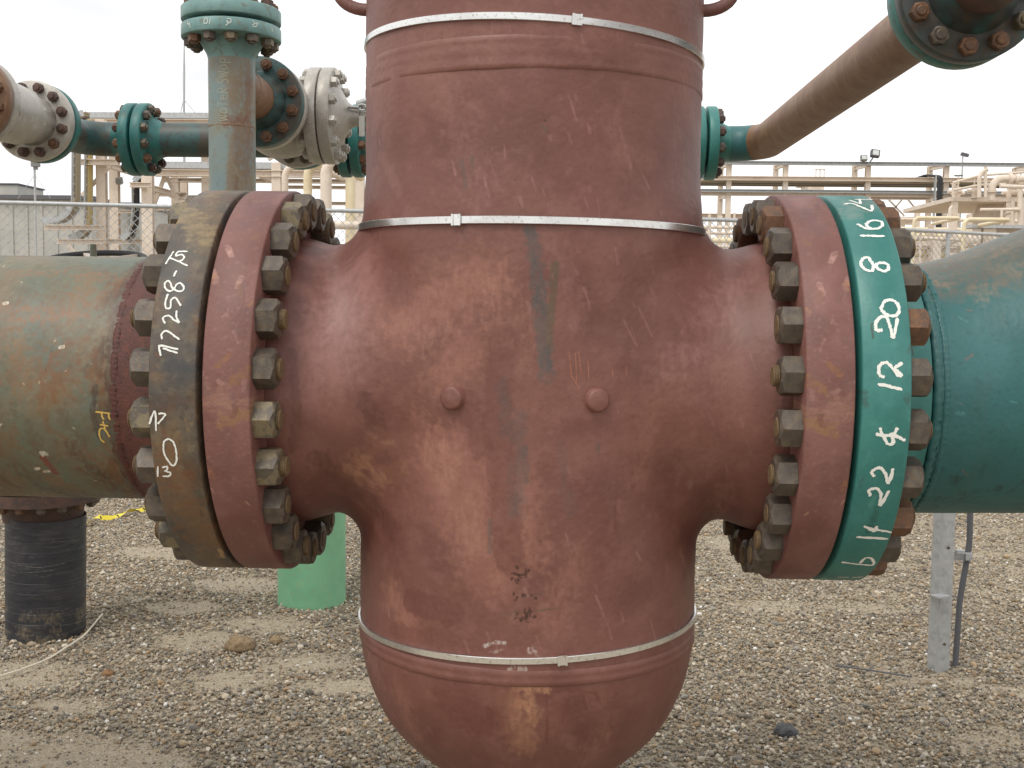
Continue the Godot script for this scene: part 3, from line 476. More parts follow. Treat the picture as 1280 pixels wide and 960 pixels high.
# a flange whose sealing face lies at `at` and whose body grows along dir
func flange(root: Node3D, at: Vector3, dir: Vector3, f: Dictionary, m: Material, nuts: Array, hub := true, called := "flange", phase := 0.5, hub_mat: Material = null) -> MeshInstance3D:
	var mb := MB.new()
	lathe(mb, flange_profile(f, hub and hub_mat == null), 96 if f.n > 12 else 48)
	var o := part(root, called, mb, m, rel(root, frame(dir, at)))
	if hub_mat:
		var hb := MB.new()
		var e: float = f.g + f.t
		lathe(hb, [e - 0.01, f.hub + 0.004, e + 0.003, f.hub + 0.004, e + 0.012, f.hub, lerpf(e, f.L, 0.75), lerpf(f.hub, f.pipe, 0.85), f.L - 0.006, f.pipe + 0.001, f.L, f.pipe], 72)
		part(o, "hub", hb, hub_mat, Transform3D())
	for k in int(f.n):
		var a: float = TAU * (k + phase) / f.n
		var p := Vector3(f.g + f.t, sin(a) * f.bc, cos(a) * f.bc)
		var x := Transform3D(Basis(Vector3.RIGHT, rng.randf() * TAU).rotated(Vector3.UP, rng.randf_range(-0.02, 0.02)), p)
		var nm: Material = nuts[rng.randi() % nuts.size()]
		if f.n > 12:
			part(o, "nut", null, nm, x, nut_big)
			part(o, "stud", null, M.stud_rust, Transform3D(Basis(), p + Vector3(rng.randf_range(-0.008, 0.006), 0, 0)), stud_big)
		else:
			part(o, "nut", null, nm, x, nut_mid)
	return o

func bead(root: Node3D, at: Vector3, dir: Vector3, r: float, w: float, h: float, m: Material, ripples := 160, called := "weld_bead") -> void:
	var mb := MB.new()
	var x := frame(dir, at)
	var segs := ripples * 3
	var fn := FastNoiseLite.new()
	fn.seed = ripples; fn.frequency = 3.0
	for s in segs + 1:
		var a := TAU * s / segs
		var c := Vector3(0, sin(a), cos(a))
		var bump := 0.8 + 0.14 * sin(a * ripples + 3.0 * fn.get_noise_2d(cos(a) * 2, sin(a) * 2)) + 0.7 * fn.get_noise_2d(cos(a) * 4, sin(a) * 4) + 0.4 * fn.get_noise_2d(cos(a) * 16 + 5, sin(a) * 16)
		for k in 7:
			var f := k / 6.0 * 2 - 1
			var rr := r - 0.002 + h * bump * sqrt(maxf(0.0, 1 - f * f))
			var ax := w * f + 0.25 * w * fn.get_noise_2d(cos(a) * 3 + 9, sin(a) * 3) + 0.12 * w * cos(a * ripples) * (1 - f * f)
			mb.vert(x * (c * rr + Vector3(ax, 0, 0)), x.basis * (c * (1.05 - f * f) + Vector3(f, 0, 0) * 0.7 + c.cross(Vector3.RIGHT) * 0.14 * cos(a * ripples)).normalized())
	for s in segs:
		for k in 6:
			var q := s * 7 + k
			mb.quad(q, q + 1, q + 8, q + 7)
	part(root, called, mb, m)

# handwriting: strokes of (axial x, angle) on a cylinder round the pipe axis
func smooth_stroke(s: Array) -> Array:
	var p := []
	for k in s.size() / 2: p.append(Vector2(s[k * 2], s[k * 2 + 1]))
	if p.size() < 3:
		var line := []
		for q in 13: line.append(p[0].lerp(p[-1], q / 12.0))
		return line
	var out := []
	for k in p.size() - 1:
		var a: Vector2 = p[maxi(k - 1, 0)]
		var d: Vector2 = p[mini(k + 2, p.size() - 1)]
		for q in 9: out.append(p[k].cubic_interpolate(p[k + 1], a, d, q / 9.0))
	out.append(p[-1])
	return out

func ribbon(mb: MB, pts: Array, nor: Array, w: float) -> void:
	var base := mb.v.size()
	var np := pts.size()
	for k in np:
		var t: Vector3 = (pts[mini(k + 1, np - 1)] - pts[maxi(k - 1, 0)]).normalized()
		var s: Vector3 = t.cross(nor[k]).normalized()
		var ww := w * (0.6 if k == 0 or k == np - 1 else 1.0)
		mb.vert(pts[k] - s * ww * rng.randf_range(0.28, 0.62), nor[k])
		mb.vert(pts[k] + s * ww * rng.randf_range(0.28, 0.62), nor[k])
	for k in np - 1:
		var q := base + k * 2
		mb.quad(q, q + 1, q + 3, q + 2)

func write_x(root: Node3D, at: Transform3D, glyphs: Array, r: float, w: float, m: Material, called: String, labels: Array) -> void:
	for g in glyphs.size():
		var mb := MB.new()
		for s in glyphs[g]:
			var q := smooth_stroke(s)
			var pts := []
			var nor := []
			for k in q.size():
				var n := Vector3(0, sin(q[k].y), cos(q[k].y))
				nor.append(at.affine_inverse().basis * n)
				pts.append(at.affine_inverse() * (n * (r + 0.0007) + Vector3(q[k].x, AXIS_Y, 0)))
			ribbon(mb, pts, nor, w)
		var o := part(root, called, mb, m, Transform3D())
		if g < labels.size() and labels[g]: o.set_meta("label", labels[g])

# ------------------------------------------------------------------ the red strainer
static func body_distance(p: Vector3) -> float:   # p.y measured from the pipe axis
	var ax := absf(p.x)
	var rr := 0.42 - 0.012 * smoothstep(0.30, 0.55, p.y)
	var low := minf(p.y + 0.60, 0.0)
	var high := maxf(p.y - 1.05, 0.0) * 1.8
	var a := sqrt(p.x * p.x + p.z * p.z + low * low + high * high) - rr
	var rb := 0.325 + 0.03 * smoothstep(0.44, 0.575, ax)
	var b := maxf(sqrt(p.y * p.y + p.z * p.z) - rb, ax - 0.586)
	var k := lerpf(0.07, 0.095, smoothstep(-0.1, 0.1, p.y))
	var u := maxf(k - a, 0.0)
	var w := maxf(k - b, 0.0)
	return maxf(k, minf(a, b)) - sqrt(u * u + w * w)

var dent := FastNoiseLite.new()
func body_field(p: Vector3) -> float:
	return body_distance(p) + 0.0042 * dent.get_noise_3dv(p)

func body_mesh(cell: float) -> MB:
	dent.seed = 3; dent.frequency = 3.5; dent.fractal_octaves = 3
	var val := {}
	var cellv := {}
	var mb := MB.new()
	var todo: Array[Vector3i] = [Vector3i(int(floor(0.0 / cell)), int(floor(-0.8 / cell)), 0)]
	# walk out along +z to the surface, then spread over it
	var s := Vector3(0.003, 0.0, 0.0)
	while body_field(s) < 0: s.z += cell * 0.5
	var seed_cell := Vector3i((s / cell).floor())
	todo = [seed_cell, seed_cell - Vector3i(0, 0, 1), seed_cell - Vector3i(0, 0, 2)]
	var seen := {}
	for t in todo: seen[t] = true
	var off: Array[Vector3i] = []
	for k in 8: off.append(Vector3i(k & 1, (k >> 1) & 1, k >> 2))
	var near: Array[Vector3i] = [Vector3i(1, 0, 0), Vector3i(-1, 0, 0), Vector3i(0, 1, 0), Vector3i(0, -1, 0), Vector3i(0, 0, 1), Vector3i(0, 0, -1)]
	var edges := [[0, 1], [2, 3], [4, 5], [6, 7], [0, 2], [1, 3], [4, 6], [5, 7], [0, 4], [1, 5], [2, 6], [3, 7]]
	var head := 0
	var f := PackedFloat32Array()
	f.resize(8)
	while head < todo.size():
		var c := todo[head]
		head += 1
		var inside := 0
		for k in 8:
			var g := c + off[k]
			var x = val.get(g)
			if x == null:
				x = body_field(Vector3(g) * cell)
				val[g] = x
			f[k] = x
			if x < 0: inside += 1
		if inside == 0 or inside == 8: continue
		var sum := Vector3.ZERO
		var cnt := 0
		for e in edges:
			var fa := f[e[0]]
			var fb := f[e[1]]
			if (fa < 0) != (fb < 0):
				sum += Vector3(off[e[0]]).lerp(Vector3(off[e[1]]), fa / (fa - fb)); cnt += 1
		var p := (Vector3(c) + sum / cnt) * cell
		var h := 0.004
		var d0 := body_field(p)
		var nn := Vector3(body_field(p + Vector3(h, 0, 0)) - body_field(p - Vector3(h, 0, 0)), body_field(p + Vector3(0, h, 0)) - body_field(p - Vector3(0, h, 0)), body_field(p + Vector3(0, 0, h)) - body_field(p - Vector3(0, 0, h))).normalized()
		p -= nn * d0
		var az := absf(p.z)
		var w := smoothstep(0.30, 0.46, absf(p.x)) * (1 - smoothstep(0.38, 0.46, absf(p.y)))
		var uu := lerpf(0.42 * atan2(p.x, az), p.x, w)
		var vv := lerpf(p.y, 0.33 * atan2(p.y, az), w)
		cellv[c] = mb.vert(p, nn, Vector2((uu + 0.72) / 1.44, (1.0 - vv) / 2.05))
		for d in near:
			var q := c + d
			if not seen.has(q):
				seen[q] = true; todo.append(q)
	# one quad round every crossed grid edge
	for c in cellv:
		var f0: float = val[c]
		for ax in 3:
			var st := Vector3i.ZERO; st[ax] = 1
			var f1 = val.get(c + st)
			if f1 == null or (f0 < 0) == (f1 < 0): continue
			var a := Vector3i.ZERO; a[(ax + 1) % 3] = 1
			var b := Vector3i.ZERO; b[(ax + 2) % 3] = 1
			var q0 = cellv.get(c); var q1 = cellv.get(c - a); var q2 = cellv.get(c - a - b); var q3 = cellv.get(c - b)
			if q0 == null or q1 == null or q2 == null or q3 == null: continue
			mb.quad(q0, q1, q2, q3)
	return mb

func vessel_material() -> Material:
	var cols := [rgb(160, 113, 95), rgb(148, 105, 97), rgb(74, 42, 34), rgb(97, 55, 47), rgb(82, 74, 71), rgb(88, 76, 58), rgb(206, 200, 192), rgb(62, 34, 24), rgb(206, 128, 96), rgb(178, 132, 100)]
	var list := []
	for m in VESSEL_MARKS:
		list.append([cols[m[0]], m[1], m[2], m[3], m[4], m[5]])
	rng.seed = 21
	for k in 60:   # pale tool ticks, short and slanted
		var u := rng.randf_range(-0.45, 0.5)
		var v := rng.randf_range(-0.85, 0.8)
		var l := rng.randf_range(0.006, 0.022)
		list.append([rgb(150, 114, 106), rng.randf_range(0.2, 0.45), rng.randf_range(0.003, 0.006), 0.7, 0.7, [u, v, u + l * 0.35, v - l]])
	for k in 130:   # fine scuffs left by straps and tools
		var u := rng.randf_range(-0.5, 0.5)
		var v := rng.randf_range(-0.9, 0.85)
		var l := rng.randf_range(0.008, 0.04)
		list.append([cols[1] if rng.randf() < 0.6 else cols[3], rng.randf_range(0.15, 0.45), rng.randf_range(0.0012, 0.0035), 0.5, 0.6, [u, v, u + l * rng.randf_range(0.0, 0.5), v - l]])
	for k in 40:
		var u := rng.randf_range(-0.6, 0.6)
		var v := rng.randf_range(-0.85, 0.85)
		list.append([cols[[0, 1, 3][rng.randi() % 3]], rng.randf_range(0.12, 0.32), rng.randf_range(0.02, 0.06), 0.8, 1.0, [u, v, u + rng.randf_range(-0.05, 0.05), v - rng.randf_range(0.02, 0.14)]])
	for k in 60:
		var u := rng.randf_range(-0.55, 0.55)
		var v := rng.randf_range(-0.85, 0.85)
		list.append([cols[3 if k % 3 else 7], 0.6, rng.randf_range(0.0008, 0.002), 0.4, 0.3, [u, v, u + 0.001, v]])
	return with_marks(M.red_paint, "vessel_paint", marks_image(1024, 1456, -0.72, 0.72, -1.05, 1.0, list, 8))

func big_flange_marks(seed_: int, patches: Array, tint: Array, n: int) -> Image:   # a sheet 0..1 round the rim, x across it
	var list := []
	for p in patches: list.append(p)
	rng.seed = seed_
	for k in n:
		var a := rng.randf_range(0.0, 1.0)
		var x := rng.randf_range(0.0, 0.12)
		list.append([tint[rng.randi() % tint.size()], rng.randf_range(0.25, 0.7), rng.randf_range(0.002, 0.01), 0.5, 0.9, [a * 2.95, x, a * 2.95 + rng.randf_range(-0.03, 0.03), x + rng.randf_range(-0.01, 0.01)]])
	return marks_image(2048, 96, 0.0, 2.95, -0.005, 0.12, list, seed_)

func rim_uv(o: MeshInstance3D) -> void:   # second uv set: angle round the rim and distance across it
	var am: ArrayMesh = o.mesh
	var a := am.surface_get_arrays(0)
	var t: PackedVector2Array = a[Mesh.ARRAY_TEX_UV]
	var vs: PackedVector3Array = a[Mesh.ARRAY_VERTEX]
	for k in t.size():
		var p := o.basis * vs[k]
		t[k] = Vector2(0.5 + atan2(p.y, p.z) / TAU, (0.12 - vs[k].x) / 0.125)
	a[Mesh.ARRAY_TEX_UV2] = t
	var m := ArrayMesh.new()
	m.add_surface_from_arrays(Mesh.PRIMITIVE_TRIANGLES, a)
	o.mesh = m

func build_strainer() -> void:
	var t := thing("inline_strainer", "big red oxide painted strainer vessel with rounded bottom between two flanges", "strainer", Vector3(0, 0, 0))
	var mb := body_mesh(0.0095)
	for k in mb.v.size(): mb.v[k] += Vector3(0, AXIS_Y, 0)
	part(t, "body", mb, vessel_material())
	# girth welds above and below, a little proud of the shell
	for g in [[2.127, 0.408, [0.034, -0.001, 0.031, 0.0008, 0.022, 0.0010, 0.018, 0.0005, 0.012, 0.0007, 0.006, 0.0013, -0.004, 0.0014, -0.008, 0.0009, -0.016, 0.0011, -0.024, 0.0018, -0.033, 0.0019, -0.036, -0.001]], [0.786, 0.4205, [0.022, -0.001, 0.019, 0.0012, 0.008, 0.0016, 0.003, 0.0002, -0.002, 0.0016, -0.012, 0.0014, -0.015, -0.001]]]:
		var pr := []
		for k in g[2].size() / 2: pr.append_array([-g[2][k * 2], g[1] + g[2][k * 2 + 1]])
		var sm := MB.new()
		lathe(sm, pr, 128, frame(Vector3.DOWN, Vector3(0, g[0], 0)), 0.5)
		part(t, "weld_seam", sm, M.red_paint)
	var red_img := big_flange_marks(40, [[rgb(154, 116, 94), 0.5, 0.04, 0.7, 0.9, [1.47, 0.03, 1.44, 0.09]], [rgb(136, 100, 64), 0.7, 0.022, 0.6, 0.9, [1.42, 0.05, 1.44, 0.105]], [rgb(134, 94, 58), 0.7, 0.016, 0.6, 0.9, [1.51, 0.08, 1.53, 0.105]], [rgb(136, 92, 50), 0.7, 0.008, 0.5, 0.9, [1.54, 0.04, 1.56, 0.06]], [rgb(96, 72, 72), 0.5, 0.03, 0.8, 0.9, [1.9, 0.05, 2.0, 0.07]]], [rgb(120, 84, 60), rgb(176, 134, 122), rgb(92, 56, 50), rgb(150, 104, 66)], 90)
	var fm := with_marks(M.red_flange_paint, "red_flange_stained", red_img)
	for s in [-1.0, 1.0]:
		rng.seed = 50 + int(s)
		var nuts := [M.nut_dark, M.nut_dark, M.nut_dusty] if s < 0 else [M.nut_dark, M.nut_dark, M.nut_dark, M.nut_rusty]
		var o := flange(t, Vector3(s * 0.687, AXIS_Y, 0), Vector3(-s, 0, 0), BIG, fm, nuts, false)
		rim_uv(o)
	# two weld studs on the front
	for x in [-0.156, 0.150]:
		var bm := MB.new()
		var z := 0.39
		var dir := Vector3(x * 0.9, 0, z).normalized()
		lathe(bm, [-0.02, 0.036, 0.001, 0.031, 0.004, 0.027, 0.016, 0.0255, 0.0195, 0.0235, 0.021, 0.02, 0.0215, 0.0], 28, frame(dir, Vector3(x, 1.396, sqrt(0.42 * 0.42 - x * x) - 0.004)), 0.3)
		part(t, "boss", bm, M.red_paint)
	# lifting eyes at the sides, and the drain stub that carries the vessel
	for s in [-1.0, 1.0]:
		var pts := []
		for k in 17:
			var a := PI * k / 16.0
			pts.append(Vector3(s * (0.405 + 0.072 * sin(a)), 2.352 - 0.046 * cos(a), 0.03))
		var lm := MB.new()
		tube(lm, pts, 0.015, 14)
		part(t, "lifting_eye", lm, M.red_flange_paint)
	var dm := MB.new()
	lathe(dm, [-0.1, 0.057, 0.40, 0.057, 0.42, 0.062], 32, frame(Vector3.UP, Vector3.ZERO))
	part(t, "drain_pipe", dm, M.red_flange_paint)

func build_straps() -> void:
	var spec := [[2.196, 0.0155, 0.412, 0.096, Vector2(0.018, 0.0), "bright steel strap round the vessel top, above its weld seam"], [1.7755, 0.0165, 0.4255, -0.152, Vector2(0.002, 0.0), "bright steel strap at mid height, just above the side branches"], [0.829, 0.0145, 0.4245, 0.086, Vector2(-0.012, 0.0), "dull steel strap round the lower vessel, above its rounded bottom"]]
	for s in spec:
		var t := thing("steel_strap", s[5], "strap", Vector3(0, s[0], 0), "steel straps round the red vessel")
		var tilt := Basis(Vector3.BACK, -s[4].x / 0.42)
		var mb := MB.new()
		var h: float = s[1] / 2
		lathe(mb, [-h, s[2] - 0.004, -h, s[2], -h + 0.001, s[2] + 0.0012, h - 0.001, s[2] + 0.0012, h, s[2], h, s[2] - 0.004], 128, Transform3D(tilt, Vector3.ZERO) * frame(Vector3.UP))
		part(t, "band", mb, M.strap_steel, Transform3D())
		var a: float = asin(s[3] / s[2])
		var bx := Transform3D(tilt * Basis(Vector3.UP, a), Vector3.ZERO)
		var bm := MB.new()
		bm.box(bx * Transform3D(Basis(), Vector3(0, 0, s[2] + 0.0028)), Vector3(0.022, s[1] + 0.007, 0.0022))
		for k in [-0.0085, 0.0085]:
			bm.box(bx * Transform3D(Basis(), Vector3(k, 0, s[2] + 0.0048)), Vector3(0.004, s[1] + 0.008, 0.0035))
		part(t, "buckle", bm, M.strap_steel, Transform3D())

func arc_uv(mb: MB, axis_y: float, u0: float, u1: float) -> void:   # second uv set of a pipe along x: height on the front as an arc, x along
	for k in mb.v.size():
		var p := mb.v[k]
		var th := atan2(p.y - axis_y, absf(p.z))
		mb.t2[k] = Vector2((p.x - u0) / (u1 - u0), 0.5 - th / PI)

func build_left_pipe() -> void:
	var t := thing("green_pipe_spool", "worn olive green pipe with rusty flange, chalked 77258-15, joined to the vessel", "pipe", Vector3(-1.8, 0, 0))
	rng.seed = 61
	var im := big_flange_marks(41, [[rgb(66, 66, 66), 0.6, 0.035, 0.5, 0.8, [1.56, 0.03, 1.6, 0.09]], [rgb(66, 68, 70), 0.75, 0.045, 0.6, 0.7, [1.66, 0.03, 1.76, 0.1]], [rgb(60, 62, 64), 0.6, 0.02, 0.5, 0.8, [1.535, 0.02, 1.54, 0.1]], [rgb(150, 130, 92), 0.6, 0.04, 0.6, 0.9, [1.85, 0.03, 1.95, 0.1]], [rgb(120, 82, 50), 0.6, 0.07, 0.7, 0.8, [1.1, 0.03, 1.32, 0.09]], [rgb(176, 142, 98), 0.85, 0.006, 0.4, 0.7, [1.0, 0.018, 1.05, 0.014]]], [rgb(60, 54, 50), rgb(146, 116, 76), rgb(104, 66, 42), rgb(86, 86, 84)], 150)
	var bm := with_marks(M.brown_rust, "brown_flange_stained", im)
	var long_hub := BIG.duplicate()
	long_hub.L = 0.245
	var o := flange(t, Vector3(-0.687, AXIS_Y, 0), Vector3(-1, 0, 0), long_hub, bm, [M.nut_dark, M.nut_dark, M.nut_dusty], true, "flange", 0.5, M.hub_rust)
	rim_uv(o)
	write_x(o, Transform3D(frame(Vector3(-1, 0, 0), Vector3(-0.687, AXIS_Y, 0))), CHALK_BROWN, 0.47, 0.0042, M.chalk_white, "chalk_mark", ["chalked 15", "chalked dash", "chalked 8", "chalked 5", "chalked 2", "upper chalked 7", "lower chalked 7", "chalked 17", "chalked tall 0", "chalked 13"])
	var mb := MB.new()
	lathe(mb, [0.0, 0.3045, 0.004, 0.3049, 2.6, 0.305, 2.6, 0.0], 96, frame(Vector3(-1, 0, 0), Vector3(-0.934, AXIS_Y, 0)))
	arc_uv(mb, AXIS_Y, -2.0, -0.88)
	# stains: rust runs near the weld and along the underside, bare flecks, a rubbed ring
	var list := []
	var B := rgb(92, 66, 44); var R := rgb(120, 80, 50); var W := rgb(206, 200, 184); var D := rgb(62, 48, 40); var G := rgb(88, 100, 86)
	var H := PI * 0.305
	for k in 110:
		var x := rng.randf_range(-1.5, -0.9)
		var v := -0.44 + 0.32 * pow(rng.randf(), 1.3)
		list.append([[B, D, R, B][rng.randi() % 4], rng.randf_range(0.25, 0.6), rng.randf_range(0.006, 0.022), 0.6, 1.0, [x, v, x + 0.05 + rng.randf() * 0.05, v - 0.08 - rng.randf() * 0.08]])
	for k in 22:
		var v := rng.randf_range(-0.44, 0.4)
		list.append([[B, D, R][rng.randi() % 3], 0.6, rng.randf_range(0.012, 0.03), 0.7, 0.9, [rng.randf_range(-0.97, -0.935), v, rng.randf_range(-1.0, -0.95), v - 0.08]])
	for k in 44:
		var x := rng.randf_range(-1.25, -0.95)
		var v := rng.randf_range(-0.3, 0.3)
		list.append([[B, R, rgb(128, 104, 76), rgb(108, 86, 62)][rng.randi() % 4], rng.randf_range(0.25, 0.5), rng.randf_range(0.02, 0.06), 0.8, 0.8, [x, v, x + rng.randf_range(-0.04, 0.04), v - rng.randf_range(0.02, 0.1)]])
	list.append([rgb(74, 52, 42), 0.75, 0.014, 0.6, 0.6, [-0.945, 0.4, -0.945, -0.44]])
	list.append([R, 0.5, 0.012, 0.8, 0.5, [-1.0, 0.11, -1.06, 0.09, -1.1, 0.03, -1.105, -0.05, -1.09, -0.1]])
	list.append([R, 0.45, 0.012, 0.8, 0.5, [-0.98, 0.08, -1.05, 0.03, -1.09, -0.05, -1.1, -0.1, -1.06, -0.12]])
	list.append([B, 0.5, 0.02, 0.8, 0.8, [-1.06, -0.06, -1.02, -0.13]])
	list.append([D, 0.7, 0.009, 0.5, 0.5, [-0.975, 0.0, -0.985, -0.05, -0.98, -0.12]])
	list.append([rgb(120, 52, 40), 0.8, 0.009, 0.3, 0.5, [-1.125, -0.18, -1.11, -0.235]])
	for k in 60:
		var x := rng.randf_range(-1.5, -0.95)
		var v := rng.randf_range(-0.35, 0.35)
		list.append([[W, W, D, R][rng.randi() % 4], 0.7, rng.randf_range(0.001, 0.0035), 0.4, 0.9, [x, v, x + rng.randf_range(-0.004, 0.004), v + 0.003]])
	for q in [[-1.236, 0.045, 0.011], [-1.23, -0.025, 0.008], [-1.21, 0.2, 0.005], [-1.12, -0.17, 0.008], [-1.15, -0.22, 0.006], [-1.13, -0.23, 0.006], [-1.06, 0.09, 0.006]]:
		list.append([W, 0.95, q[2], 0.2, 0.7, [q[0] - q[2] * 0.5, q[1], q[0] + q[2] * 0.6, q[1] + 0.002]])
	for k in 14:
		var x := rng.randf_range(-1.5, -0.95)
		var v := rng.randf_range(-0.1, 0.4)
		list.append([[G, R, rgb(150, 138, 106), rgb(120, 112, 84)][rng.randi() % 4], 0.4, rng.randf_range(0.03, 0.08), 0.9, 1.0, [x, v, x + rng.randf_range(-0.15, 0.15), v + rng.randf_range(-0.02, 0.02)]])
	for k in 8:
		var v := rng.randf_range(0.15, 0.42)
		var x := rng.randf_range(-1.4, -1.0)
		list.append([rgb(136, 96, 66), 0.45, 0.012, 0.7, 0.9, [x, v, x + rng.randf_range(0.1, 0.25), v + 0.005]])
	part(t, "pipe", mb, with_marks(M.green_pipe, "green_pipe_stained", marks_image(1024, 900, -2.0, -0.88, -H / 2, H / 2, list, 5)))
	bead(t, Vector3(-0.934, AXIS_Y, 0), Vector3.RIGHT, 0.305, 0.012, 0.004, M.hub_rust)
	var pr := part(t, "paint_writing", MB.new() if false else orange_writing(), M.crayon_yellow)
	pr.set_meta("label", "yellow paint stick letters on the green pipe")

func orange_writing() -> MB:
	var mb := MB.new()
	for g in CHALK_ORANGE:
		for s in g:
			var q := smooth_stroke(s)
			var pts := []
			var nor := []
			for k in q.size():
				var n := Vector3(0, sin(q[k].y), cos(q[k].y))
				nor.append(n); pts.append(n * 0.3057 + Vector3(q[k].x, AXIS_Y, 0))
			ribbon(mb, pts, nor, 0.0042)
	return mb

func build_right_pipe() -> void:
	var t := thing("teal_pipe_spool", "teal pipe and flange with chalked bolt numbers, growing wider away from the vessel", "pipe", Vector3(1.8, 0, 0))
	rng.seed = 71
	var im := big_flange_marks(43, [[rgb(36, 84, 74), 0.7, 0.008, 0.5, 0.8, [1.17, 0.055, 1.24, 0.062]], [rgb(128, 136, 126), 0.5, 0.05, 0.8, 0.9, [1.98, 0.04, 2.06, 0.09]], [rgb(60, 62, 52), 0.8, 0.0025, 0.3, 0.3, [1.615, 0.03, 1.645, 0.028, 1.645, 0.042]]], [rgb(40, 104, 94), rgb(104, 160, 148), rgb(58, 72, 62)], 60)
	var o := flange(t, Vector3(0.687, AXIS_Y, 0), Vector3(1, 0, 0), BIG, with_marks(M.teal_paint, "teal_flange_stained", im), [M.nut_dark, M.nut_rusty, M.nut_dark])
	rim_uv(o)
	write_x(o, frame(Vector3(1, 0, 0), Vector3(0.687, AXIS_Y, 0)), CHALK_TEAL, 0.47, 0.0074, M.chalk_white, "chalk_number", ["chalked 24", "chalked 16", "chalked 8", "chalked 20", "chalked 12", "chalked 4", "chalked 22", "chalked 14", "chalked 6", "chalk strokes at the underside"])
	var path := []
	var rad := []
	for k in 25:
		var f := k / 24.0
		var r := 0.305 + 0.08 * smoothstep(0.0, 1.0, f)
		path.append(Vector3(0.912 + 0.62 * f, AXIS_Y + r - 0.305, 0)); rad.append(r)
	path.append(Vector3(3.2, AXIS_Y + 0.08, 0)); rad.append(0.385)
	var mb := MB.new()
	tube(mb, path, rad, 96)
	arc_uv(mb, AXIS_Y + 0.04, 0.86, 2.0)
	var list := []
	var T := rgb(124, 108, 90); var D := rgb(30, 54, 48); var R := rgb(150, 90, 66); var G := rgb(110, 118, 112)
	for q in [[0.48, 0.13, 0.9], [0.40, 0.11, 0.75], [0.33, 0.09, 0.55], [0.27, 0.07, 0.35]]:
		list.append([rgb(112, 101, 88), q[2], q[1], 0.9, 0.5, [0.88, q[0], 1.6, q[0]]])
	for k in 50:   # earth settled on the upper side
		var x := rng.randf_range(0.9, 1.5)
		var v := 0.5 - 0.3 * rng.randf()
		list.append([[T, T, rgb(100, 92, 84), G, rgb(142, 126, 104)][rng.randi() % 5], rng.randf_range(0.3, 0.6), rng.randf_range(0.01, 0.04), 0.8, 0.8, [x, v, x + rng.randf_range(-0.08, 0.12), v + rng.randf_range(-0.03, 0.03)]])
	for k in 40:
		var x := rng.randf_range(0.9, 1.3)
		var v := rng.randf_range(-0.4, -0.2)
		list.append([D, rng.randf_range(0.3, 0.6), rng.randf_range(0.003, 0.014), 0.6, 1.0, [x, v, x - 0.02 * rng.randf(), v - 0.05 * rng.randf()]])
	for q in [[1.14, -0.01, 0.012], [1.13, 0.12, 0.006], [1.15, 0.055, 0.008], [1.11, -0.1, 0.004], [1.12, 0.0, 0.004]]:
		list.append([[D, R][rng.randi() % 2], 0.8, q[2] * 0.6, 0.4, 0.7, [q[0] - q[2] * 1.5, q[1] - q[2] * 0.4, q[0] + q[2] * 1.5, q[1] + q[2] * 0.4]])
	for k in 30:
		var x := rng.randf_range(0.92, 1.3)
		var v := rng.randf_range(-0.3, 0.3)
		list.append([[G, D, rgb(90, 150, 146), R][rng.randi() % 4], 0.45, rng.randf_range(0.001, 0.006), 0.5, 0.9, [x, v, x + rng.randf_range(-0.02, 0.02), v + rng.randf_range(-0.02, 0.02)]])
	part(t, "reducer", mb, with_marks(M.teal_pipe_paint, "teal_pipe_stained", marks_image(1024, 900, 0.86, 2.0, -0.53, 0.53, list, 15)))
	bead(t, Vector3(0.905, AXIS_Y, 0), Vector3.RIGHT, 0.304, 0.011, 0.008, M.teal_pipe_paint, 90)
	bead(t, Vector3(0.924, AXIS_Y, 0), Vector3.RIGHT, 0.305, 0.009, 0.006, M.teal_pipe_paint, 140)

# ------------------------------------------------------------------ pipework behind
const RX := -1.13      # riser and valve line
const HY := 2.385      # height of the header
const HZ := -2.76

func run_pipe(t: Node3D, called: String, pts: Array, bend_r: float, r: float, m: Material, segs := 36) -> MeshInstance3D:
	var mb := MB.new()
	tube(mb, bend(pts, bend_r, 10), r, segs)
	return part(t, called, mb, m)

func letters() -> Dictionary:
	return {"W": [[0, 1, 0.2, 0, 0.5, 0.7, 0.75, 0, 1, 1]], "A": [[0.9, 0, 0.8, 0.7, 0.4, 0.75, 0.1, 0.4, 0.3, 0, 0.8, 0.3]], "T": [[-0.1, 1, 1.0, 1], [0.5, 1, 0.45, -0.1]], "E": [[0.1, 0.4, 0.8, 0.45, 0.7, 0.75, 0.2, 0.7, 0.1, 0.2, 0.8, 0]], "R": [[0, 0, 0.1, 1, 0.7, 0.95, 0.75, 0.6, 0.2, 0.5, 0.9, 0]], "S": [[0.9, 1.1, 0.3, 1, 0.3, 0.6, 0.8, 0.3, 0.6, -0.1, 0, 0]], "P": [[0.1, -0.4, 0.1, 0.7, 0.8, 0.7, 0.7, 0.2, 0.1, 0.2]]}

